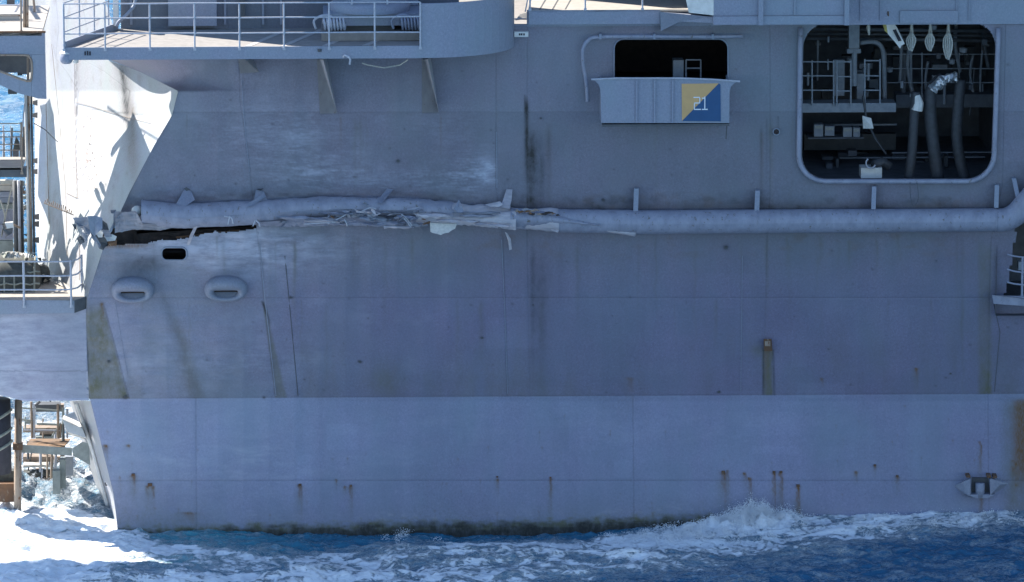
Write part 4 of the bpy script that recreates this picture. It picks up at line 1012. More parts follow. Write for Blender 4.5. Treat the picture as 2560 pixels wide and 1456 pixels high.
# ------------------------------------------------------------ hangar opening
def fskew(x, y): return (x-(y-60)*(.035 if x > 2240 else .012), y)
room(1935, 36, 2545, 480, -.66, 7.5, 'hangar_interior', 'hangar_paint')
fr = rrpts(2001, 2497, 50, 454, 66, -.80, 8, fskew)
MB().tube([PT(2496, 70, -.8)]+fr[8:28]+[PT(2002, 70, -.8)], .062, 10).build('opening_frame', 'pipe_paint', SHIP, True)
HX = lambda x, y, Y: PT(x, y, Y)
# balcony walkway inside
MB().pbox(1995, 258, 2240, 282, 1.6, .6).build('inner_walkway', 'hangar_light', SHIP)
MB().pbox(2240, 236, 2540, 270, 3.0, .6).build('inner_walkway', 'hangar_paint', SHIP)
def grating(xs, ys, Y, name, mat, r=.022):
    g = bpy.data.objects.new(name, None); link(g, SHIP); g.location = PT(xs[0], ys[-1], Y)-wloc(SHIP)
    for x in xs: MB().tube([PT(x, ys[0]-4, Y), PT(x, ys[-1]+8, Y)], r, 6).build('post', mat, g)
    for y in ys[:-1]: MB().tube([PT(xs[0], y, Y), PT(xs[-1], y, Y)], r*.8, 6).build('rail', mat, g)
grating([2000, 2030, 2084], [155, 190, 226, 256], 1.55, 'inner_railing', 'hangar_light')
grating([2092, 2127], [155, 192, 228, 258], 1.5, 'inner_ladder', 'hangar_light')
grating([2162, 2200], [152, 190, 226, 256], 1.45, 'inner_ladder', 'hangar_light')
grating([2215, 2305, 2398, 2500], [136, 172, 207, 236], 2.9, 'inner_railing', 'hangar_light', .016)
MB().pbox(2122, 55, 2149, 128, 2.0, .3).build('overhead_duct', 'hangar_light', SHIP)
MB().tube([PT(2136, 126, 2.0), PT(2136, 215, 2.0)], .07, 10).build('overhead_duct', 'hangar_light', SHIP)
MB().pbox(2118, 123, 2152, 134, 1.95, .4).build('duct_flange', 'hangar_light', SHIP)
MB().pbox(2084, 150, 2112, 240, 2.4, .3).build('locker', 'hangar_light', SHIP)
MB().pbox(2142, 185, 2162, 250, 2.4, .3).build('locker', 'hangar_light', SHIP)
MB().tube(smooth_path([PT(2150, 108, 2.6), PT(2185, 105, 2.6), PT(2205, 120, 2.6), PT(2210, 160, 2.6), PT(2212, 250, 2.6)], 5), .06, 8).build('inner_pipe', 'hangar_light', SHIP, True)
for x0, y0, x1, y1 in ((2042, 100, 2045, 200), (2050, 310, 2240, 313), (2230, 380, 2480, 382), (2100, 392, 2460, 395)):
    MB().pbox(x0, y0, x1+2, y1+2, 3.4, .1).build('inner_beam', 'hangar_light', SHIP)
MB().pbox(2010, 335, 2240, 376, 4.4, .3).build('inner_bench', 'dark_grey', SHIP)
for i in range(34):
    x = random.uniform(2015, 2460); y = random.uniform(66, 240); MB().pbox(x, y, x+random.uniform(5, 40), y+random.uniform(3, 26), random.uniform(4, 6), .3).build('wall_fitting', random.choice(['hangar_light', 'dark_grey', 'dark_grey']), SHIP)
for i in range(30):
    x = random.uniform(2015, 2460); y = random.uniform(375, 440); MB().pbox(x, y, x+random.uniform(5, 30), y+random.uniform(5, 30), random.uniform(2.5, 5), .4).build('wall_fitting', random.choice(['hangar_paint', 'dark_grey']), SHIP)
CB = [('cardboard sized grey carton, leftmost of four on the shelf inside the opening', 2035, 312, 2058, 342), ('grey carton second from the left on the shelf inside the opening', 2062, 316, 2086, 340), ('pale carton third from the left on the shelf inside the opening', 2108, 319, 2130, 344), ('dull carton at the right end of the shelf inside the opening', 2133, 320, 2150, 344)]
for lb, x0, y0, x1, y1 in CB:
    o = empty('carton', PT((x0+x1)/2, y1, 2.4), lb, 'box', 'cartons on the shelf inside the opening')
    MB().pbox(x0, y0, x1, y1, 2.3, .3).build('carton_body', 'hangar_light', o); MB().pbox(x0+2, y0+3, x1-2, y0+10, 2.29, .008).build('carton_tape', 'rope', o)
MB().pbox(2020, 344, 2160, 348, 2.2, .5).build('inner_shelf', 'hangar_paint', SHIP)
# hoses
for i, (lb, pts, r) in enumerate((('thick dark hose hanging on the left, tied with a pale wrap', [(2290, 230), (2285, 300), (2280, 380), (2272, 446)], .12),
                              ('thick dark hose in the middle with silver foil at its top', [(2360, 195), (2330, 222), (2325, 270), (2333, 360), (2345, 446)], .16),
                              ('thick dark hose on the right running straight down', [(2402, 198), (2396, 260), (2392, 340), (2400, 400), (2412, 446)], .14))):
    o = empty('hanging_hose', PT(*pts[-1], .5+i*.15), lb, 'hose', 'dark hoses hanging inside the hull opening')
    MB().tube(smooth_path([PT(x, y, .5+i*.15) for x, y in pts], 6), r, 12).build('hose_tube', 'hose_rubber', o, True)
    if i == 0:
        rr = []
        MB().tube([PT(2292, 238, .45), PT(2296, 258, .45), PT(2292, 276, .45)], [.08, .13, .15], 8).build('wrap', 'white_paint', o)
    if i == 1:
        f = smooth_path([PT(2332, 226, .5), PT(2348, 208, .5), PT(2370, 195, .5), PT(2392, 192, .5)], 5)
        m = MB(); m.tube(f, [.10+.06*random.random() for _ in f], 9)
        for v in m.v: v += Vector((random.uniform(-.03, .03), random.uniform(-.03, .03), random.uniform(-.03, .03)))
        m.build('foil_wrap', 'foil', o)
for i in range(12):
    x = random.uniform(2220, 2470); y = random.uniform(80, 200); MB().tube(smooth_path([PT(x, y-30, 3.4), PT(x+random.uniform(-8, 8), y+20, 3.4), PT(x+random.uniform(-12, 12), y+90, 3.4)], 4), random.uniform(.02, .06), 6).build('inner_pipe', random.choice(['hangar_paint', 'hangar_light']), SHIP, True)
for y in (72, 84, 96): MB().tube([PT(2015, y, 3.0), PT(2480, y+6, 3.0)], random.uniform(.02, .05), 6).build('inner_pipe', 'hangar_paint', SHIP, True)
for i in range(26):
    x = random.uniform(2015, 2470); y = random.uniform(66, 235); d_ = random.uniform(2.0, 3.2)
    if i % 3 == 0: MB().tube([PT(x, y, d_), PT(x, y+random.uniform(10, 50), d_)], random.uniform(.015, .05), 6).build('inner_pipe', 'hangar_light', SHIP)
    elif i % 3 == 1: MB().lathe(PT(x, y, d_), [(0.001, -.08), (.07, -.06), (.08, .05), (.001, .08)], 10).build('valve', 'hangar_light', SHIP)
    else: MB().pbox(x, y, x+random.uniform(6, 16), y+random.uniform(5, 14), d_, .1).build('junction_box', random.choice(['hangar_light', 'hangar_paint', 'dark_grey']), SHIP)
TL = empty('cable_drop', PT(2172, 300, 1.0), 'pale bag with dark strap on a cord left of the thick hoses', 'bag')
sheetpoly([(2156, 290, 1.0), (2178, 296, 1.0), (2184, 322, 1.0), (2158, 322, 1.0)], 'bag_body', 'white_paint', TL)
MB().tube([PT(2158, 240, 1.05), PT(2166, 300, 1.05), PT(2190, 350, 1.05), PT(2215, 385, 1.05)], .03, 6).build('bag_strap', 'hose_rubber', TL)
CH = empty('deck_box', PT(2180, 440, .2), 'pale grey box with a round ring on top at the sill of the opening', 'box')
MB().pbox(2152, 420, 2205, 446, .2, .5).build('box_body', 'white_paint', CH)
rc = PT(2177, 408, .1)
MB().tube([rc+Vector((.12*math.cos(t), 0, .13*math.sin(t))) for t in np.linspace(2.2, 5.9, 14)], .022, 6).build('ring', 'rail_paint', CH, True)
MB().tube([PT(2185, 412, .3), PT(2205, 404, .5), PT(2225, 418, .5)], .12, 10).build('dark_cover', 'hose_rubber', CH, True)
# hanging rope bundles and bag
for i, (x, y0, y1, lb) in enumerate(((2279, 62, 128, 'coil of pale rope hanging first to the right of the white satchel'), (2326, 62, 128, 'coil of pale rope hanging second to the right of the white satchel'), (2371, 66, 150, 'longest pale rope coil, hanging rightmost under the opening top'), (2172, 62, 90, 'short frayed rope hanging left of the white satchel'))):
    o = empty('rope_coil', PT(x, y0, -.2), lb, 'rope coil', 'rope coils hanging in the hull opening')
    if x == 2172:
        MB().tube([PT(x, 55, -.2), PT(x-1, 70, -.2), PT(x+1, 88, -.2)], [.02, .05, .02], 6).build('rope_tail', 'rope', o); continue
    MB().tube([PT(x, 48, -.2), PT(x, 82, -.2)], [.02, .05], 6).build('rope_neck', 'rope', o)
    for k in range(4):
        w_ = (k-1.5)*4.5; top = 80; hgt = y1-(k % 2)*6
        pts = [(x, top), (x+w_-4, top+16), (x+w_-5, (top+hgt)/2+6), (x+w_*.4, hgt), (x+w_+3, (top+hgt)/2), (x+w_*.5+2, top+10)]
        MB().tube(smooth_path([PT(a_, b_, -.2-.03*k) for a_, b_ in pts+[pts[0]]], 4), .022, 6).build('rope_loop', 'rope', o, True)
SB = empty('hanging_satchel', PT(2232, 62, -.35), 'white satchel with a black flap hanging tilted at the top of the hull opening', 'bag')
sheetpoly([(2216, 62, -.35), (2234, 56, -.35), (2243, 70, -.38), (2262, 110, -.4), (2254, 114, -.4), (2250, 122, -.38), (2238, 106, -.38), (2220, 86, -.36)], 'satchel_body', 'white_paint', SB, .12)
sheetpoly([(2232, 76, -.45), (2240, 74, -.45), (2254, 102, -.47), (2246, 104, -.47)], 'satchel_flap', 'black_cloth', SB, .03)
sheetpoly([(2206, 60, -.35), (2218, 62, -.35), (2222, 86, -.36), (2212, 78, -.36)], 'satchel_strap', 'yellow_cloth', SB, .03)
MB().tube([PT(2220, 30, -.88), PT(2222, 60, -.6)], .02, 6).build('satchel_hook', 'rust', SB)
LN = MB().tube(smooth_path([PT(2275, 455, -.9), PT(2276, 490, -.85), PT(2284, 517, -1.1), PT(2296, 495, -.85), (PT(2292, 455, -.9))], 4), .008, 5).build('thin_line', 'dark_grey', None)
tag(LN, 'thin dark line looped over the rub pipe below the hull opening', 'line')
MB().tube([PT(1941, 326, -.76), PT(1941, 334, -.82)], .06, 10).build('discharge_port', 'cavity', SHIP)
MB().tube([PT(1941+8*math.cos(t), 330+8*math.sin(t), -.80) for t in np.linspace(0, 6.28, 12, endpoint=False)], .015, 6, closed=True).build('discharge_rim', 'trim', SHIP)

# ------------------------------------------------------------ right-hand recess with small landing
room(2490, 540, 3400, 790, -.60, 4.0, 'recess_interior', 'hangar_paint')
lz = PT(2520, 742, -1.0).z
o = solid([PT(2480, 738, -.85), PT(2520, 740, -.95), PT(2900, 765, -1.0), PT(2900, 790, -1.0), PT(2484, 760, -.85)], [PT(2482, 737, -.25), PT(2520, 739, -.25), PT(2900, 745, -.25), PT(2900, 775, -.25), PT(2484, 755, -.25)], 'landing_edge', 'pipe_paint', SHIP)
railing(SHIP, [PT(2517, 735, -.8), PT(2555, 742, -.85), PT(2660, 745, -.85)], 1.0, (1.0, .62, .3), r=.03, rr=.022, mat='trim', postidx=[1, 2])
MB().pbox(2546, 655, 2600, 676, -.2, .3).build('recess_box', 'hangar_light', SHIP)

# ------------------------------------------------------------ stern sponson (left)
def sponson():
    rows = np.linspace(785, 1003, 70); xsn = np.concatenate([np.linspace(-45, 0, 12)[:-1], np.linspace(0, 221, 74)])
    PX = np.repeat(xsn[None, :], len(rows), 0)
    bot = np.interp(xsn, [-45, 0, 60, 221], [975, 988, 1003, 1001]); top = np.interp(xsn, [-1600, 0, 185, 221], [786, 786, 782, 770])
    PX[:, :] = xsn; PY = top[None, :]+(bot-top)[None, :]*np.linspace(0, 1, 70)[:, None]
    Rr = S[0](PY); PX = np.where(PX > 215, Rr, PX*1.0); 
    W = wear(np.maximum(PX, 330.)*0+PX, PY)
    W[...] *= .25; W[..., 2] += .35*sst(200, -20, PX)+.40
    W[..., 3] += (np.abs(PY-928) < 1.6)*.3
    YY = Yh(PX, PY)+.02*fbm(PX/90, PY/90, 2, 301)
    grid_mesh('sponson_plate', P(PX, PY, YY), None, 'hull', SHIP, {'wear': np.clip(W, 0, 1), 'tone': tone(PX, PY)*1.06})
sponson()
sz = PT(100, 748, -.6).z
xl, xr = PT(-45, 760, 0).x, PT(186, 760, -.6).x
solid([PT(-45, 750, -.62), PT(186, 752, -.62), PT(186, 783, -.60), PT(-45, 787, -.60)], [PT(-45, 750, -.4), PT(186, 752, -.4), PT(186, 783, -.35), PT(-45, 787, -.35)], 'sponson_fascia', 'trim', SHIP)
solid([PT(186, 752, -.62), PT(216, 742, -.35), PT(217, 772, -.32), PT(186, 783, -.60)], [PT(186, 752, -.3), PT(216, 742, -.2), PT(217, 772, -.2), PT(186, 783, -.3)], 'sponson_fascia', 'dark_grey', SHIP)
dzs = PT(60, 750, -.6).z
MB().prism([(xl, -.58, dzs-.12), (xr, -.58, dzs-.12), (PT(214, 744, -.3).x, -.3, dzs-.12), (PT(190, 720, 1.5).x, 1.5, dzs-.12), (PT(110, 700, 2.8).x, 2.8, dzs-.12), (xl, 2.8, dzs-.12)], (0, 0, .11)).build('sponson_deck', 'pale_deck', SHIP)
MB().box(xl, xr-.5, .3, 1.8, zk+.15, dzs-.13).build('sponson_core', 'dark_grey', SHIP)
railing(SHIP, [(PT(x, 755, -.66).x, y, dzs) for x, y in ((-40, -.66), (60, -.66), (178, -.66))]+[(PT(204, 745, -.2).x, .1, dzs)], 1.0, (.98, .62, .27), r=.028, rr=.02, foot=.18)
sheetpoly([(148, 700, 1.4), (200, 735, .2), (208, 745, .0), (196, 742, .2), (140, 706, 1.4)], 'deck_knee', 'sun_cream')
MB().tube([PT(203, 655, -.1), PT(215, 745, -.1)], .012, 5).build('stay_wire', 'rail_paint', SHIP)
MB().tube([PT(124, 1000, .2), PT(127, 1005, .2)], .02, 6).build('eye_bolt', 'dark_grey', SHIP)

# netted cargo on the sponson
CG = empty('netted_cargo', PT(30, 745, 1.0), 'dark cargo heap under a strap net on the lower stern deck', 'cargo')
def lump(c, rx, ry, rz, name, mat, parent, sd, n=28, jit=.14):
    th = np.linspace(0, 2*np.pi, n+1); ph = np.linspace(0, np.pi, n//2+1); T, PH = np.meshgrid(th, ph)
    f = 1+jit*fbm(np.cos(T)*2*np.sin(PH)+5, np.sin(T)*2*np.sin(PH)+PH*1.3, 4, sd)
    e = lambda v: np.sign(v)*np.abs(v)**.6
    V = np.stack([c[0]+rx*e(np.cos(T))*e(np.sin(PH))*f, c[1]+ry*e(np.sin(T))*e(np.sin(PH))*f, c[2]+rz*e(np.cos(PH))*f], -1)
    return grid_mesh(name, V[::-1], None, mat, parent)
cc = PT(20, 700, 1.3)
lump(cc, .85, .8, .58, 'cargo_body', 'net_dark', CG, 401)
for i in range(7):
    x = cc.x-.8+i*.25; MB().tube([(x, cc.y-.1-.78*math.cos(t), cc.z+.60*math.sin(t)) for t in np.linspace(-1.1, 1.7, 16)], .025, 5).build('net_strap', 'net_strap', CG)
for i in range(5):
    t = -.9+i*.5; MB().tube([(cc.x-.84+k*.12, cc.y-.1-.78*math.cos(t), cc.z+.60*math.sin(t)+.02*math.sin(k*2)) for k in range(15)], .022, 5).build('net_strap', 'net_strap', CG)
for i in range(26):
    x = random.uniform(-4, 88); sheetpoly([(x, 634+random.uniform(-4, 6), .9), (x+random.uniform(8, 20), 632+random.uniform(-4, 4), .8), (x+random.uniform(5, 20), 646, .7)], 'loose_scrap', random.choice(['sun_cream', 'net_strap', 'white_paint']), CG)
SCR = empty('scrap_heap', PT(112, 730, 1.5), 'brown tangled scrap heap beside the netted cargo', 'scrap')
lump(PT(103, 700, 1.9), .2, .3, .36, 'heap_core', 'net_dark', SCR, 402, 16, .3)
for i in range(40):
    x = random.gauss(105, 12); y = random.gauss(700, 22); n = 4
    sheetpoly([(x+random.uniform(-8, 8), y+random.uniform(-8, 8), 1.6+random.uniform(-.2, .2)) for _ in range(n)], 'scrap_piece', random.choice(['tan_steel', 'net_dark', 'sun_cream', 'net_dark', 'rust']), SCR)

# ------------------------------------------------------------ left: stern galleries, posts and pipes
LP = bpy.data.objects.new('aft_platform', None); link(LP, SHIP); LP.location = PT(50, 160, -.6)-wloc(SHIP)
def front_with_hole():
    outer = [(-1400, 83), (112, 83), (114, 165), (116, 248), (95, 247), (50, 235), (0, 213), (-1400, 213)]
    hole = [(-60, 137), (62, 137), (72, 141), (79, 152), (79, 190), (74, 200), (66, 204), (0, 178), (-60, 165)]
    Y = -1.2; m = MB()
    # pieces round the hole
    P4 = lambda pts: m.prism([PT(x, y, Y) for x, y in pts], (0, .12, 0))
    P4([(-1400, 83), (112, 83), (113, 137), (-1400, 137)]); P4([(79, 137.4), (113, 137.4), (116, 248), (95, 247), (79, 242)])
    P4([(62, 137.4), (78.6, 137.4), (78.6, 150), (72, 141)]); P4([(78.6, 192), (78.6, 242), (50, 235), (50, 197), (66, 204), (74, 200)])
    P4([(49.6, 197), (49.6, 235), (0, 213), (0, 178)]); P4([(-.5, 178), (-.5, 213), (-60, 213), (-60, 165)]); P4([(-61, 137.4), (-61, 213), (-1400, 213), (-1400, 137.4)])
    return m.build('bracket_plate', 'trim', LP)
front_with_hole()
MB().tube(smooth_path([PT(-60, 138, -1.2), PT(58, 138, -1.2), PT(73, 143, -1.2), PT(79, 155, -1.2), PT(79, 192, -1.2), PT(68, 203, -1.2), PT(0, 178, -1.2)], 3), .03, 6).build('hole_rim', 'tan_steel', LP, True)
MB().tube([PT(70, 142, -.8), PT(70, 200, -.8)], .03, 6).build('inner_tube', 'tan_steel', LP)
MB().pbox(-1400, 83, 114, 86, -1.24, .05).build('edge_strip', 'rust', LP)
pz = PT(50, 82, -1.2).z
MB().box(PT(-1400, 80, 0).x, PT(110, 80, 0).x, -1.2, 3.4, pz-.08, pz-.002).build('platform_deck', 'pale_deck', LP)
MB().box(PT(-1400, 80, 0).x, PT(50, 80, 1.).x, .9, 1.1, pz-.6, pz+.16).build('back_beam', 'sun_cream', LP)
MB().pbox(-500, 140, 76, 185, .3, .3).build('tool_chest', 'dark_grey', LP)
railing(LP, [(PT(x, 78, -1.2).x, -1.18, pz) for x in (-260, -150, -50, 53)], 1.3, (.42,), r=.022, rr=.018, mat='tan_steel')
railing(LP, [(PT(x, 78, .9).x, 1.0, pz+.16) for x in (-260, -150, -50, 55)], .6, (.45, .20), r=.02, rr=.018, mat='rail_paint')
for x in (61, 68): MB().tube([PT(x, -40, -.3), PT(x, 76, -.3)], .035, 8).build('riser', 'tan_steel', LP, True)
MB().pbox(18, -60, 35, 60, 3.5, .2).build('far_post', 'dark_grey', LP)
MB().tube([PT(34, 38, 1.2), PT(50, 10, 1.2)], .03, 6).build('brace', 'rail_paint', LP)
MB().tube([PT(82, -20, 2.3), PT(86, 20, 2.3), PT(86, 72, 2.3)], .03, 6).build('brace', 'tan_steel', LP)
# column behind: sunlit stern face left of the corner, beyond the platform
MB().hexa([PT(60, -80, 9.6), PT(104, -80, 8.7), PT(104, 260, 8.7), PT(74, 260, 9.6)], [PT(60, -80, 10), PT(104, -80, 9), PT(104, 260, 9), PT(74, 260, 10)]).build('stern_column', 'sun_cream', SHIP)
def wallpt(x, y): return PT(x, y, float(Yh(x, max(y, 200)))+.0265*(float(S[0](np.array(float(y)))) - x))
gp = [wallpt(x, y)+3.1*sdir for x, y in ((92, 258), (124, 250), (151, 470), (179, 694), (134, 590), (88, 482))]
for (x0, y0, x1, y1, tt_, r_) in ((186, 160, 372, 402, 8.0, .055), (236, 140, 268, 268, 7.5, .03), (318, 165, 392, 360, 7.0, .028), (110, 40, 190, 150, 8.5, .05)):
    MB().tube([wallpt(x0, y0)+tt_*sdir, wallpt(x1, y1)+tt_*sdir], r_, 8).build('aft_shadow_pole', 'rail_paint', SHIP)  # unseen poles added to draw thin shadow lines across the stern face
MB().prism(gp, (.02, .05, 0)).build('stern_shade_plate', 'trim', SHIP)  # plate added out of view, shaped to throw the wedge shadow on the stern
# vertical pipe run
RUN = bpy.data.objects.new('pipe_run', None); link(RUN, SHIP); RUN.location = PT(75, 640, 2.0)-wloc(SHIP)
for x, r, mt in ((64, .035, 'white_paint'), (71, .034, 'tan_steel'), (78, .028, 'dark_grey')):
    MB().tube([PT(x, 236, 2.0), PT(x+8, 640, 2.0)], r, 8).build('pipe', mt, RUN, True)
for y in (253, 284, 398, 425, 538, 556, 596):
    MB().hexa([PT(82, y, 2.0), PT(94+(y > 500)*4, y-3, 2.4), PT(94+(y > 500)*4, y+12, 2.4), PT(82, y+9, 2.0)], [PT(82, y, 2.3), PT(94, y-3, 2.7), PT(94, y+12, 2.7), PT(82, y+9, 2.3)]).build('pipe_bracket', 'dark_grey', RUN)
# lower aft platform
QP = bpy.data.objects.new('aft_landing', None); link(QP, SHIP); QP.location = PT(30, 440, 1.5)-wloc(SHIP)
MB().pbox(-1400, 420, 66, 452, .1, .25).build('landing_edge', 'dark_grey', QP)
qz = PT(30, 420, .1).z
MB().box(PT(-1400, 400, 1).x, PT(66, 400, 2).x, .1, 1.7, qz-.05, qz+.002).build('landing_deck', 'pale_deck', QP)
railing(QP, [(PT(x, 430, .1).x, .08, qz-.15) for x in (-280, -170, -60, 55)], 1.3, (1.27, 1.07, .93, .75, .6), r=.024, rr=.014, mat='tan_steel')
MB().tube([PT(55, 330, 1.4), PT(62, 260, 1.8)], .02, 6).build('brace', 'rail_paint', QP)
MB().pbox(32, 375, 46, 396, 1.9, .3).build('dark_box', 'dark_grey', QP)
sheetpoly([(40, 340, 1.8), (48, 355, 1.8), (50, 376, 1.8), (32, 376, 1.8)], 'bundle', 'net_dark', QP)
MB().pbox(20, 224, 42, 236, 1.5, .2).build('hanging_fitting', 'dark_grey', QP)
for x, Y, r, mt in ((38, 2.2, .07, 'dark_grey'), (46, 2.1, .035, 'rail_paint'), (52, 2.3, .05, 'dark_grey')):
    MB().tube([PT(x, 452, Y), PT(x+4, 638, Y)], r, 8).build('support_post', mt, QP, True)
for i, (y0, y1, mt) in enumerate(((452, 462, 'rope'), (464, 478, 'sun_cream'), (480, 492, 'trim'), (494, 508, 'trim'), (510, 524, 'green_steel'), (526, 560, 'pipe_paint'), (562, 600, 'pipe_paint'), (602, 640, 'green_steel'))):
    MB().pbox(-100, y0, 32, y1, 3.2+.03*(i % 2), .2).build('side_plank', mt, QP)
for i in range(34):
    x = random.uniform(48, 72); y = random.uniform(462, 640)
    sheetpoly([(x+random.uniform(-6, 6), y+random.uniform(-9, 9), 2.6) for _ in range(4)], 'hanging_scrap', random.choice(['sun_cream', 'white_paint', 'net_dark', 'tan_steel', 'net_dark']), QP)
for i in range(16):
    y = 455+i*12; x = random.uniform(30, 46)
    MB().pbox(x, y, x+random.uniform(14, 30), y+random.uniform(6, 11), random.uniform(3.3, 4.0), .15).build('back_panel', random.choice(['tan_steel', 'dark_grey', 'green_steel', 'sun_cream', 'dark_grey']), QP)
for i in range(10):
    x = random.uniform(2, 64); MB().tube([PT(x, 330+random.uniform(-20, 30), 2.6), PT(x+random.uniform(-3, 3), 398, 2.6)], random.uniform(.012, .03), 6).build('standing_rod', random.choice(['tan_steel', 'rail_paint', 'dark_grey']), QP)
MB().tube(smooth_path([PT(0, 500, 3.1), PT(12, 540, 3.1), PT(4, 590, 3.1), PT(22, 500, 3.1), PT(30, 470, 3.1)], 5), .02, 6).build('loose_hose', 'rope', QP)
for i in range(9):
    x = random.uniform(-5, 60); y = random.uniform(205, 225) if i < 3 else random.uniform(140, 180)
    MB().pbox(x, y, x+random.uniform(6, 18), y+random.uniform(5, 14), random.uniform(.2, 1.0), .2).build('small_fitting', random.choice(['dark_grey', 'tan_steel', 'hangar_light']), LP)
LT = empty('flood_lamp', PT(22, 560, 1.2), 'white flood lamp with a dark hood on the aft stern post', 'lamp')
sheetpoly([(12, 558, 1.2), (32, 556, 1.2), (34, 570, 1.2), (18, 572, 1.2)], 'lamp_glass', 'white_paint', LT, .12)
sheetpoly([(6, 560, 1.3), (14, 572, 1.2), (32, 572, 1.2), (30, 584, 1.2), (16, 592, 1.2), (8, 576, 1.3)], 'lamp_hood', 'dark_grey', LT, .1)
MB().tube([PT(34, 562, 1.4), PT(50, 570, 2.0)], .03, 6).build('lamp_arm', 'tan_steel', LT)
# antenna-like whip of hooks across the stern face
m = MB()
path = [PT(84, 308, 1.9), PT(112, 324, 1.9), PT(145, 356, 1.6)]
MB().tube(path, .012, 5).build('guy_line', 'dark_grey', SHIP)
for k in range(14):
    x = 112+k*5; y = 500+k*2.2; MB().tube([PT(x, y+8, 2.2), PT(x+2, y+random.uniform(-8, 2), 2.2)], .014, 5).build('rung', 'tan_steel', SHIP)
MB().tube([PT(110, 508, 2.2), PT(184, 538, 1.8)], .014, 5).build('rung_bar', 'tan_steel', SHIP)
for yy in range(4):
    MB().pbox(91, 457+yy*8, 96, 461+yy*8, 6.4, .05); MB().pbox(112, 470+yy*7, 117, 474+yy*7, 6.0, .05)
# rods that cast the slanting shadows on the stern face
for a_, b_ in (((170, 150, -1.4), (192, 140, -.8)),):
    MB().tube([PT(*a_), PT(*b_)], .03, 6).build('short_stay', 'rail_paint', SHIP)
MB().lathe(PT(189, 152, -1.0), [(.001, -.08), (.07, -.05), (.08, 0), (.07, .05), (.001, .08)], 12).build('bell', 'white_paint', SHIP, True)

# ------------------------------------------------------------ pontoon framework under the stern
PF = empty('stern_framework', PT(60, 1260, 2.0), 'rusty pole, beams and ladders of the work platform below the stern overhang', 'platform')
MB().tube([PT(46, 1000, 1.2), PT(44, 1268, 1.2), PT(44, 1300, 1.2)], .095, 12).build('pole', 'tan_steel', PF, True)
MB().pbox(32, 1110, 56, 1126, 1.08, .25).build('pole_clamp', 'rust', PF)
MB().hexa([PT(54, 1112, 1.6), PT(180, 1120, 1.6), PT(180, 1140, 1.6), PT(54, 1132, 1.6)], [PT(54, 1112, 1.9), PT(180, 1120, 1.9), PT(180, 1140, 1.9), PT(54, 1132, 1.9)]).build('beam', 'green_steel', PF)
solid([PT(180, 1122, 1.5), PT(206, 1105, 1.5), PT(222, 1108, 1.5), PT(226, 1164, 1.5), PT(183, 1140, 1.5)], [PT(180, 1122, 2.), PT(206, 1105, 2.), PT(222, 1108, 2.), PT(226, 1164, 2.), PT(183, 1140, 2.)], 'knee_plate', 'green_steel', PF)
solid([PT(64, 1116, 1.9), PT(160, 1117, 1.9), PT(176, 1097, 2.7), PT(76, 1097, 2.7)], [PT(64, 1119, 1.9), PT(160, 1120, 1.9), PT(176, 1100, 2.7), PT(76, 1100, 2.7)], 'orange_walkway', 'orange_board', PF)
for x0, y0, x1, y1 in ((78, 1005, 80, 1095), (86, 1010, 85, 1095), (145, 1010, 145, 1095), (158, 1020, 157, 1110), (52, 1020, 158, 1028), (52, 1050, 88, 1052), (130, 1092, 152, 1058), (168, 1022, 168, 1095), (118, 1135, 118, 1196), (130, 1135, 128, 1196), (140, 1135, 138, 1175), (158, 1060, 160, 1135), (88, 1015, 100, 1004), (150, 1095, 152, 1060), (92, 1060, 150, 1062), (60, 1075, 150, 1077)):
    MB().tube([PT(x0, y0, 2.5), PT(x1, y1, 2.5)], random.uniform(.018, .035), 6).build('scaffold_tube', random.choice(['rail_paint', 'tan_steel', 'green_steel', 'dark_grey']), PF)
for y, hgt, mt in ((1012, 18, 'dark_grey'), (1070, 12, 'tan_steel'), (1142, 16, 'tan_steel'), (1163, 6, 'sun_cream'), (1182, 9, 'net_dark'), (1196, 18, 'tan_steel'), (1216, 14, 'dark_grey')):
    MB().pbox(58 if y != 1012 else 90, y, 132 if y > 1100 else 150, y+hgt, 4.0+random.uniform(0, .5), .4).build('deck_step', mt, PF)
MB().pbox(132, 1178, 150, 1236, 2.0, .3).build('grey_upright', 'green_steel', PF); MB().pbox(150, 1150, 163, 1222, 2.2, .3).build('grey_upright', 'green_steel', PF)
MB().pbox(162, 1142, 182, 1190, 2.8, .3).build('grey_upright', 'hangar_light', PF)
MB().pbox(-20, 1210, 42, 1256, 1.3, .4).build('rusty_float', 'rust', PF); MB().pbox(-20, 1178, 40, 1209, 1.6, .3).build('float_top', 'net_dark', PF)
MB().pbox(-20, 1240, 130, 1330, 3.4, .5).build('float_base', 'green_steel', PF)
for i in range(44):
    x = random.uniform(54, 160); y = random.uniform(1008, 1225); Y_ = random.uniform(4.0, 6.5); w_ = random.uniform(12, 60)
    if random.random() < .55: MB().pbox(x, y, min(x+w_, 172), y+random.uniform(4, 15), Y_, .2).build('deck_step', random.choice(['tan_steel', 'net_dark', 'dark_grey', 'green_steel', 'tan_steel', 'hangar_light']), PF)
    else: MB().tube([PT(x, y, Y_), PT(x+random.choice([0, 0, random.uniform(-20, 20)]), min(y+random.uniform(20, 80), 1240), Y_)], random.uniform(.015, .05), 6).build('scaffold_tube', random.choice(['rail_paint', 'tan_steel', 'green_steel', 'dark_grey']), PF)
FE = empty('stern_fender', PT(0, 1180, .6), 'dark cylindrical fender bound with pale slanting straps at the left edge', 'fender')
fc = PT(-18, 1090, .9)
MB().tube([(fc.x, .9, PT(0, 1180, .9).z), (fc.x, .9, PT(0, 1000, .9).z)], .46, 22).build('fender_body', 'black_cloth', FE, True)
for y in (1046, 1092, 1124):
    MB().tube([(fc.x+.47*math.cos(t), .9+.47*math.sin(t), PT(0, y, .9).z+.22*math.cos(t)) for t in np.linspace(-math.pi, 0, 20)], .04, 6).build('strap', 'net_strap', FE, True)

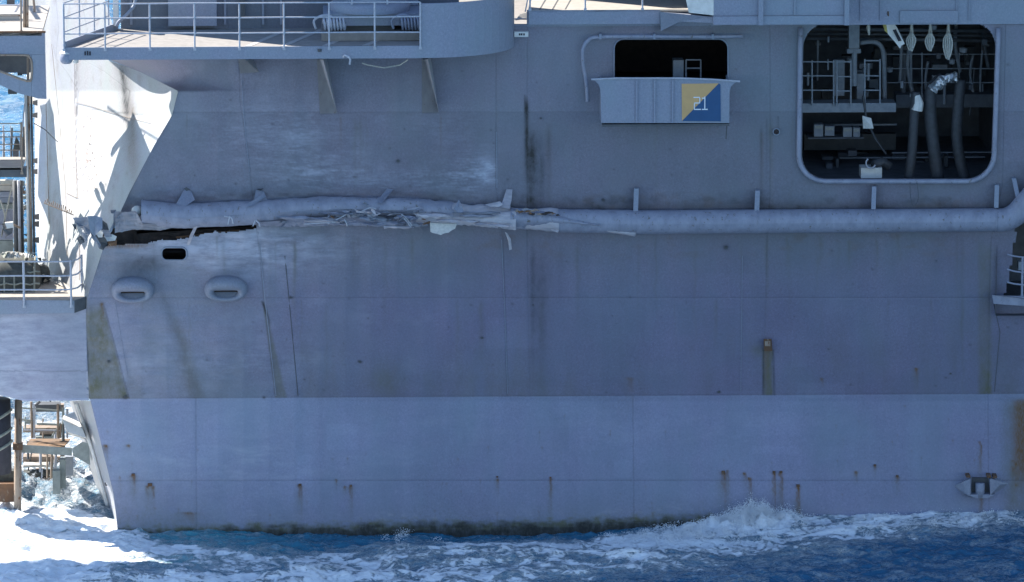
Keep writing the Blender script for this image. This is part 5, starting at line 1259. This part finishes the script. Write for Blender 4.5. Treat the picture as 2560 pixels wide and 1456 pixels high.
# ------------------------------------------------------------ spray
def spray(cx, cy, n, sx, sy, sz, name, label, smin=.006, smax=.03, jets=14):
    m = MB(); oc = [Vector(v) for v in ((1, 0, 0), (-1, 0, 0), (0, 1, 0), (0, -1, 0), (0, 0, 1), (0, 0, -1))]
    fo = [(0, 2, 4), (2, 1, 4), (1, 3, 4), (3, 0, 4), (2, 0, 5), (1, 2, 5), (3, 1, 5), (0, 3, 5)]
    J = []
    for k in range(jets):
        jx = random.gauss(cx, sx); J.append((jx, random.gauss(cy, sy), random.gauss((jx-cx)*.7, .25), random.uniform(.35, 1)*sz*math.exp(-((jx-cx)/(1.7*sx))**2), random.uniform(.04, .16)))
    for i in range(n):
        jx, jy, vx, hh, wd = random.choice(J); t = random.random()**1.5
        h = hh*4*t*(1-t)*1.0 if random.random() < .5 else hh*random.random()**1.8
        t2 = h/max(sz, .01)
        x = jx+vx*(t if t > .5 else t2)*hh*1.6+random.gauss(0, wd*(.5+t2)); y = jy+random.gauss(0, wd)
        if cx > -9.7: y = min(y, -.10)
        r = random.uniform(smin, smax)*(1-.5*t2)
        if r <= 0: continue
        c = Vector((x, y, float(zat(x, y))+h+random.gauss(0, .012))); k = len(m.v); q_ = random.uniform(.7, 1.7)
        for v in oc: m.v.append(c+Vector((v.x*r*q_, v.y*r, v.z*r*random.uniform(.7, 1.5))))
        m.f += [tuple(k+q for q in t_) for t_ in fo]
    o = m.build(name, 'spray_white', None, True); tag(o, label, 'spray', None, 'stuff'); return o
mm_, n_2, l_2, b_2 = newmat('spray_white'); b_2.inputs['Base Color'].default_value = (.82, .85, .88, 1); b_2.inputs['Roughness'].default_value = .4; M['spray_white'] = mm_
spray(6.0, -.85, 12000, .42, .18, .40, 'spray', 'tall white splash breaking against the hull near the waterline', .003, .014, 90)
spray(6.9, -.7, 1200, .35, .15, .22, 'spray', 'scattered droplets flying to the right of the tall splash', .004, .012, 12)
spray(-2.6, -1.3, 420, .35, .25, .36, 'spray', 'small spurt of droplets over the dark waterline', .004, .013, 7)
spray(4.3, -1.6, 9000, 1.1, .5, .16, 'spray', 'low white spray on the foam crests left of the tall splash', .004, .014, 90)
spray(11, -1.0, 4000, 1.4, .4, .10, 'spray', 'thin spray along the foam at the right edge', .004, .013, 60)
spray(-12.4, 3.0, 6000, .9, 1.2, .35, 'spray', 'sunlit white spray boiling under the stern', .003, .012, 90)
spray(-10.6, 5.0, 4000, .5, 1.5, .55, 'spray', 'bright spray thrown up beside the lower stern plate', .003, .012, 70)
